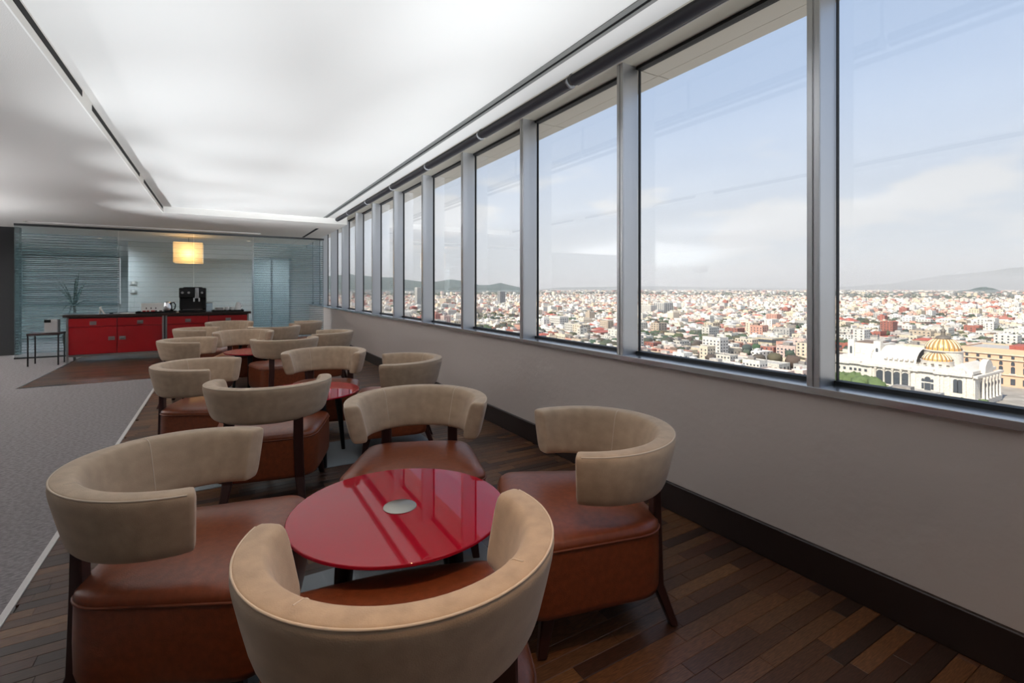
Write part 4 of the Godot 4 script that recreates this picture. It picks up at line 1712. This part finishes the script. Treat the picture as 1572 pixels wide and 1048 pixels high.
func build_brown_block() -> void:
	var x := 505.0
	var z0 := at_x(1476, x)
	var z1 := -62.0
	var h := 28.0
	var t := thing("ornate_building", "ornate sand-brown building with arched windows right of the white palace", "building", Vector3(x, GROUND, (z0 + z1) * 0.5))
	var hz := (z1 - z0) * 0.5
	var b := MB.new()
	parapet_box(b, Vector3(0, 0, -hz), Vector3(45, h, hz), 1.4)
	part("walls", b, M.sandstone, t)
	block(t, "roof", Vector3(0.6, h - 1.4, -hz + 0.6), Vector3(44.4, h - 1.0, hz - 0.6), ROOFS[1][1])
	block(t, "roof_pavilion", Vector3(8, h - 1.0, -hz * 0.4), Vector3(30, h + 2.2, hz * 0.5), ROOFS[2][1])
	for y in [8.5, 19.5, 23.4]:
		block(t, "cornice", Vector3(-0.9, y, -hz - 0.6), Vector3(0, y + 0.7, hz + 0.6), WALLS[1][1])
	var n := 13
	for i in n:
		var z := lerpf(-hz, hz, (i + 0.5) / n)
		for row in [[1.5, 4.6, 2.6, false], [10.0, 5.2, 2.3, true], [15.8, 3.0, 2.0, true], [20.6, 2.2, 1.8, false]]:
			var f := MB.new()
			arch_panel(f, Vector3(-0.14, row[0], z), Vector3(0, 0, 1), row[2], row[1], row[3])
			part("window", f, M.city_window, t)
		if i % 2 == 0:
			block(t, "balcony", Vector3(-1.3, 9.2, z - 1.9), Vector3(0, 9.9, z + 1.9), M.marble)

# a flat arched or straight panel with thickness, standing on p and facing -x (along z) or +z (along x)
func arch_panel(b: MB, p: Vector3, along: Vector3, w: float, h: float, arched: bool, thick := 0.12) -> void:
	var pts := []
	pts.append(Vector2(-w * 0.5, 0))
	pts.append(Vector2(w * 0.5, 0))
	if arched:
		for k in 7:
			var a := PI * k / 6.0
			pts.append(Vector2(cos(a) * w * 0.5, h - w * 0.5 + sin(a) * w * 0.5))
	else:
		pts.append(Vector2(w * 0.5, h))
		pts.append(Vector2(-w * 0.5, h))
	var out := along.cross(Vector3.UP) * -1.0
	if along.z > 0.5:
		out = Vector3(-1, 0, 0)
	else:
		out = Vector3(0, 0, 1)
	var ring := PackedVector3Array()
	for q in pts:
		ring.append(p + along * q.x + Vector3.UP * q.y + out * thick * 0.5)
	b.cap(ring, true)
	var back := PackedVector3Array()
	for q in ring:
		back.append(q - out * thick)
	for i in ring.size():
		var j := (i + 1) % ring.size()
		b.quad(back[i], back[j], ring[j], ring[i])

func build_palace() -> void:
	var X := 398.0
	var ze := -109.0
	var zl := -196.0
	var t := thing("palace", "white marble domed palace with golden ribbed dome beside the park", "building", Vector3(X, GROUND, -150))
	var L := zl + 150.0     # far left end
	var R := ze + 150.0     # near right end
	var z := func(px: float, x: float) -> float: return at_x(px, x) + 150.0
	# main body, plinth, attic
	block(t, "plinth", Vector3(-1.2, 0, L - 1), Vector3(46, 4.0, R + 1), M.marble)
	block(t, "walls", Vector3(0, 4.0, L), Vector3(45, 18.2, R), M.marble)
	block(t, "attic", Vector3(1.5, 19.6, L + 1.5), Vector3(44, 21.6, R - 1.5), M.marble)
	# cornice in lengths, bowed up over the arched bays
	var cuts := [1270.0, 1305.0, 1322.0, 1342.0, 1398.0, 1410.0, 1434.0, 1456.0, 1494.0]
	for i in cuts.size() - 1:
		var up: float = [0.0, 1.1, 0.0, 0.5, 0.0, 1.2, 0.0, 0.6][i]
		block(t, "cornice", Vector3(-1.7, 18.2 + up * 0.4, z.call(cuts[i], X)), Vector3(1.5, 19.6 + up, z.call(cuts[i + 1], X)), M.marble)
	block(t, "cornice", Vector3(-1.7, 18.2, R - 0.5), Vector3(46, 19.6, R + 1.7), M.marble)
	# colonnade of tall openings
	for px in [1351.0, 1363.5, 1377.0, 1390.0]:
		var b := MB.new()
		arch_panel(b, Vector3(-0.1, 7.2, z.call(px, X)), Vector3(0, 0, 1), 4.2, 9.2, true)
		part("window", b, M.city_window, t)
	for px in [1344.5, 1357.5, 1370.5, 1383.5, 1396.5]:
		var b := MB.new()
		b.lathe([Vector2(0.9, 4.0), Vector2(0.9, 5.0), Vector2(0.62, 5.2), Vector2(0.55, 16.6), Vector2(0.95, 17.4), Vector2(0.95, 18.2)], 10, Vector3(-0.7, 0, z.call(px, X)))
		part("column", b, M.marble, t)
	# great arched window
	for q in [[1424.0, 3.3, 6.8, 4.6, false], [1416.6, 1.3, 7.4, 3.8, false], [1431.2, 1.3, 7.4, 3.8, false], [1424.0, 3.3, 12.2, 3.4, true], [1416.8, 1.5, 12.2, 2.0, true], [1431.0, 1.5, 12.2, 2.0, true]]:
		var b := MB.new()
		arch_panel(b, Vector3(-0.1, q[2], z.call(q[0], X)), Vector3(0, 0, 1), q[1], q[3], q[4])
		part("window", b, M.city_window, t)
	# end pavilion windows, plinth windows, small windows on the left wing
	for px in [1467.0, 1473.5]:
		var b := MB.new()
		arch_panel(b, Vector3(-0.1, 7.6, z.call(px, X)), Vector3(0, 0, 1), 2.4, 8.6, true)
		part("window", b, M.city_window, t)
	for px in [1412.0, 1419.0, 1426.0, 1436.0, 1375.0, 1388.0]:
		var b := MB.new()
		arch_panel(b, Vector3(-1.3, 1.0, z.call(px, X)), Vector3(0, 0, 1), 1.6, 2.2, false)
		part("window", b, M.city_window, t)
	for px in [1288.0, 1296.5, 1306.0, 1313.0, 1320.0, 1329.0]:
		for row in [[13.6, 1.9], [8.0, 3.4]]:
			var b := MB.new()
			arch_panel(b, Vector3(-0.1, row[0], z.call(px, X)), Vector3(0, 0, 1), 1.7, row[1], false)
			part("window", b, M.city_window, t)
	for px in [1337.0, 1404.0, 1440.5, 1447.0, 1456.0, 1481.0, 1487.0, 1492.0]:
		block(t, "pilaster", Vector3(-0.55, 4.0, z.call(px, X) - 0.75), Vector3(0.0, 18.2, z.call(px, X) + 0.75), M.marble)
	# short front on the right: porch with columns and a curved gable
	for i in 6:
		var b := MB.new()
		b.lathe([Vector2(1.1, 4.0), Vector2(0.75, 4.8), Vector2(0.65, 16.2), Vector2(1.1, 17.4), Vector2(1.1, 18.2)], 10, Vector3(8.0 + i * 6.0, 0, R + 1.6))
		part("column", b, M.marble, t)
		if i < 5:
			var f := MB.new()
			arch_panel(f, Vector3(11.0 + i * 6.0, 5.0, R + 0.1), Vector3(1, 0, 0), 3.2, 10.5, true)
			part("window", f, M.city_window, t)
	var b := MB.new()
	arch_panel(b, Vector3(23.0, 19.6, R - 1.0), Vector3(1, 0, 0), 15.0, 8.5, true, 3.0)
	part("gable", b, M.marble, t)
	b = MB.new()
	arch_panel(b, Vector3(-0.4, 19.6, z.call(1470.0, X)), Vector3(0, 0, 1), 9.0, 4.6, true, 2.0)
	part("gable", b, M.marble, t)
	# pavilion roof
	b = MB.new()
	hip_roof(b, Vector3(3, 21.6, z.call(1452.0, X)), Vector3(40, 21.6, R - 3), 4.0)
	part("pavilion_roof", b, M.marble, t)
	# barrel roof from the stage tower to the dome
	b = MB.new()
	var rings := []
	for k in 13:
		var a := PI * k / 12.0
		var ring := PackedVector3Array()
		for zz in [z.call(1352.0, 430.0), z.call(1424.0, 430.0)]:
			ring.append(Vector3(30.0 - cos(a) * 17.0, 21.0 + sin(a) * 10.5, zz))
		rings.append(ring)
	for k in 12:
		b.quad(rings[k][0], rings[k][1], rings[k + 1][1], rings[k + 1][0])
	part("barrel_roof", b, M.marble, t)
	b = MB.new()
	var arch := PackedVector3Array()
	for k in 13:
		var a := PI * k / 12.0
		arch.append(Vector3(30.0 + cos(a) * 18.5, 20.5 + sin(a) * 12.5, z.call(1356.0, 430.0)))
	var arch2 := PackedVector3Array()
	for q in arch:
		arch2.append(q - Vector3(0, 0, 4))
	b.cap(arch, true)
	for k in 12:
		b.quad(arch2[k], arch[k], arch[k + 1], arch2[k + 1])
	part("arched_gable", b, M.marble, t)
	for i in 6:
		block(t, "vent", Vector3(11.6, 23.2, z.call(1361.0 + i * 8.0, 412.0) - 1.0), Vector3(13.4, 24.2, z.call(1361.0 + i * 8.0, 412.0) + 1.0), M.marble)
	# stage tower with corner piers
	var s0: float = z.call(1303.0, 415.0)
	var s1: float = z.call(1352.0, 415.0)
	block(t, "stage_tower", Vector3(17, 19.6, s0), Vector3(41, 32.4, s1), M.marble)
	block(t, "tower_roof", Vector3(19, 32.4, s0 + 3), Vector3(39, 33.0, s1 - 3), ROOFS[4][1])
	for q in [s0 + 2.0, s1 - 2.0]:
		block(t, "corner_pier", Vector3(16.0, 19.6, q - 2.2), Vector3(20.4, 34.6, q + 2.2), M.marble)
		b = MB.new()
		arch_panel(b, Vector3(15.9, 24.0, q), Vector3(0, 0, 1), 1.5, 5.6, true)
		part("window", b, M.city_window, t)
	for i in 3:
		block(t, "relief_panel", Vector3(16.7, 24.8, lerpf(s0, s1, 0.3 + 0.2 * i) - 1.5), Vector3(17, 28.4, lerpf(s0, s1, 0.3 + 0.2 * i) + 1.5), M.marble)
	# main dome on its drum
	var dz: float = z.call(1448.0, 430.0)
	dome(t, Vector3(32, 0, dz), 9.6, 31.0, 8.6, TAU, 0.0)
	b = MB.new()
	b.lathe([Vector2(10.4, 21.0), Vector2(10.4, 30.0), Vector2(11.0, 30.4), Vector2(11.0, 31.0), Vector2(9.6, 31.0)], 40, Vector3(32, 0, dz))
	part("drum", b, M.marble, t)
	b = MB.new()
	b.lathe([Vector2(4.4, 39.0), Vector2(4.0, 40.0), Vector2(1.4, 41.0), Vector2(1.1, 43.2), Vector2(1.6, 43.6), Vector2(0.9, 45.2), Vector2(0.35, 46.0), Vector2(0.5, 47.4), Vector2(0.0, 48.2)], 12, Vector3(32, 0, dz))
	part("lantern", b, M.dome_rib, t)
	# lower dome in front of it
	var fz: float = z.call(1437.0, 412.0)
	dome(t, Vector3(16, 0, fz), 7.9, 25.2, 5.6, TAU, 0.0)
	b = MB.new()
	b.lathe([Vector2(8.6, 20.0), Vector2(8.6, 24.6), Vector2(9.0, 25.2), Vector2(7.9, 25.2)], 40, Vector3(16, 0, fz))
	part("drum", b, M.marble, t)
	for i in 5:
		block(t, "vent", Vector3(5.6, 22.6, fz - 8.0 + i * 4.0), Vector3(6.4, 23.6, fz - 6.6 + i * 4.0), M.dome_rib)
	# park trees before it
	var r := RandomNumberGenerator.new()
	r.seed = 3
	var spots := []
	for i in 16:
		spots.append([1262.0 + 5.6 * i, r.randf_range(381.0, 391.0)])
	for q in [[1362.0, 392.0], [1440.0, 391.0], [1470.0, 388.0], [1476.0, 392.0], [1502.0, 386.0], [1509.0, 390.0], [1517.0, 389.0], [1424.0, 391.0]]:
		spots.append(q)
	var crown := crown_mesh(9)
	var nth := ["first", "second", "third", "fourth", "fifth", "sixth", "seventh", "eighth", "ninth", "tenth", "eleventh", "twelfth", "thirteenth", "fourteenth", "fifteenth", "sixteenth"]
	var left := spots.slice(0, 16)
	left.sort_custom(func(p, q): return p[0] < q[0])
	var right := spots.slice(16)
	right.sort_custom(func(p, q): return p[0] < q[0])
	spots = left + right
	for i in spots.size():
		var zz := at_x(spots[i][0], spots[i][1])
		var park: bool = i < 16
		var tree := thing("park_tree", ("leafy park tree, %s from left, before the palace's left wing" % nth[i]) if park else ("small young tree, %s from left, before the palace's right half" % nth[i - 16]), "tree", Vector3(spots[i][1], GROUND, zz), 0.0, "park trees by the palace")
		var s := r.randf_range(4.8, 6.2) if park else r.randf_range(2.2, 3.3)
		var m := MB.new()
		m.tube([Vector3.ZERO, Vector3(0, s * 0.9, 0)], 0.35, 6)
		part("trunk", m, M.bark, tree)
		var o := part("crown", crown, M.foliage, tree)
		o.position = Vector3(0, s * 1.35, 0)
		o.rotation.y = r.randf() * TAU
		o.scale = Vector3(s, s * 0.85, s)

func dome(t: Node3D, at: Vector3, r: float, y: float, h: float, sweep: float, start: float) -> void:
	var prof := []
	for k in 9:
		var a := PI * 0.5 * k / 8.0
		prof.append(Vector2(r * cos(a) if k < 8 else 0.01, y + h * sin(a)))
	var b := MB.new()
	b.lathe(prof, 48, at)
	var o := part("dome", b, M.dome_gold, t)
	# pale tiled panels between dark ribs
	for i in 20:
		var a := TAU * i / 20.0
		var d := Vector3(sin(a), 0, cos(a))
		b = MB.new()
		var path := []
		for k in 8:
			var q := PI * 0.5 * k / 8.0
			path.append(at + d * (r * cos(q) + 0.12) + Vector3.UP * (y + h * sin(q)))
		b.tube(path, 0.3, 5, true, 0.4)
		part("rib", b, M.dome_rib, o)
		var p := MB.new()
		var a2 := a + TAU / 40.0
		var d2 := Vector3(sin(a2), 0, cos(a2))
		path = []
		for k in range(1, 6):
			var q := PI * 0.5 * k / 8.0
			path.append(at + d2 * (r * cos(q) - 0.1) + Vector3.UP * (y + h * sin(q)))
		p.tube(path, 0.5, 5, true, 0.6)
		part("tile_panel", p, M.dome_pale, o)
	b = MB.new()
	b.lathe([Vector2(r * 0.5, y + h * 0.86), Vector2(r * 0.42, y + h * 0.93), Vector2(r * 0.2, y + h * 1.01), Vector2(0, y + h * 1.03)], 24, at)
	part("crown_tiles", b, M.dome_rib, o)

func ridge(called: String, label: String, crest: Array, d: float, depth: float, seed_: int) -> void:
	var f := FastNoiseLite.new()
	f.seed = seed_
	f.frequency = 0.02
	f.fractal_octaves = 4
	var rows := 13
	var cols: int = 70
	var grid := []
	for j in rows + 1:
		var line := []
		var s := float(j) / rows
		for i in cols + 1:
			var u := float(i) / cols * (crest.size() - 1)
			var k := mini(int(u), crest.size() - 2)
			var q: Vector2 = crest[k].lerp(crest[k + 1], smoothstep(0.0, 1.0, u - k))
			var top := maxf(0.0, EYE - GROUND + (443.0 - q.y) / FOCAL * d)
			var e := 1.0 - absf(s * 2.0 - 1.0)
			var dd := d + (s - 0.5) * depth
			var p := at_depth(q.x, dd)
			var rough := 1.0 + 0.35 * f.get_noise_2d(i * 3.0, j * 9.0) * (1.0 - e) * 2.0 + 0.04 * f.get_noise_2d(i * 9.0, j * 9.0)
			p.y = GROUND - 3.0 + top * pow(smoothstep(0.0, 1.0, e), 0.9) * rough
			line.append(p)
		grid.append(line)
	var b := MB.new()
	for j in rows:
		for i in cols:
			b.quad(grid[j][i], grid[j][i + 1], grid[j + 1][i + 1], grid[j + 1][i])
	var o := part(called, b, M.hazed_scrub)
	tag(o, label, "hill")

func build_hills() -> void:
	ridge("hill", "long wooded ridge, bluish haze in its colour, behind the city on the left", [Vector2(470, 443), Vector2(500, 424), Vector2(540, 421), Vector2(570, 424), Vector2(605, 426), Vector2(640, 431), Vector2(662, 433), Vector2(690, 428), Vector2(712, 431), Vector2(735, 437), Vector2(752, 437), Vector2(768, 434), Vector2(785, 438), Vector2(815, 444)], 9500.0, 3800.0, 3)
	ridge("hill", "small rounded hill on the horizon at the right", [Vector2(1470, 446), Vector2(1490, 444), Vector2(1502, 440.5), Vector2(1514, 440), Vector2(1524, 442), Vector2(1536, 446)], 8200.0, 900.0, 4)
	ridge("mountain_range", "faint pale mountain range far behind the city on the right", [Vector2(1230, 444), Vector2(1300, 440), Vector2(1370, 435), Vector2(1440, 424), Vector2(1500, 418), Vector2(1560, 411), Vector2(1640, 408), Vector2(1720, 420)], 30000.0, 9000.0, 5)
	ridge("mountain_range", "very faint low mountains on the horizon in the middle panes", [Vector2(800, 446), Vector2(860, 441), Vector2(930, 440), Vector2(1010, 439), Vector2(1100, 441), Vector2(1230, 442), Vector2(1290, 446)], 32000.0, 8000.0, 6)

func build_haze() -> void:
	for q in [[Vector3(42000, 66, 52000), Vector3(21700, GROUND + 33, -18000), 0.00006, "pale haze lying over the city"], [Vector3(40000, 640, 40500), Vector3(21500, GROUND + 388, -21750), 0.00005, "thin pale haze before the far hills"], [Vector3(16000, 1500, 22000), Vector3(28000, GROUND + 750, -11000), 0.00005, "bright haze bank before the mountain range at right"]]:
		var fog := FogVolume.new()
		fog.name = numbered("haze")
		fog.shape = RenderingServer.FOG_VOLUME_SHAPE_BOX
		fog.size = q[0]
		fog.position = q[1]
		var m := FogMaterial.new()
		m.density = q[2]
		m.albedo = Color(1.0, 1.0, 1.0)
		fog.material = m
		fog.set_meta("kind", "stuff")
		fog.set_meta("label", q[3])
		add_child(fog)
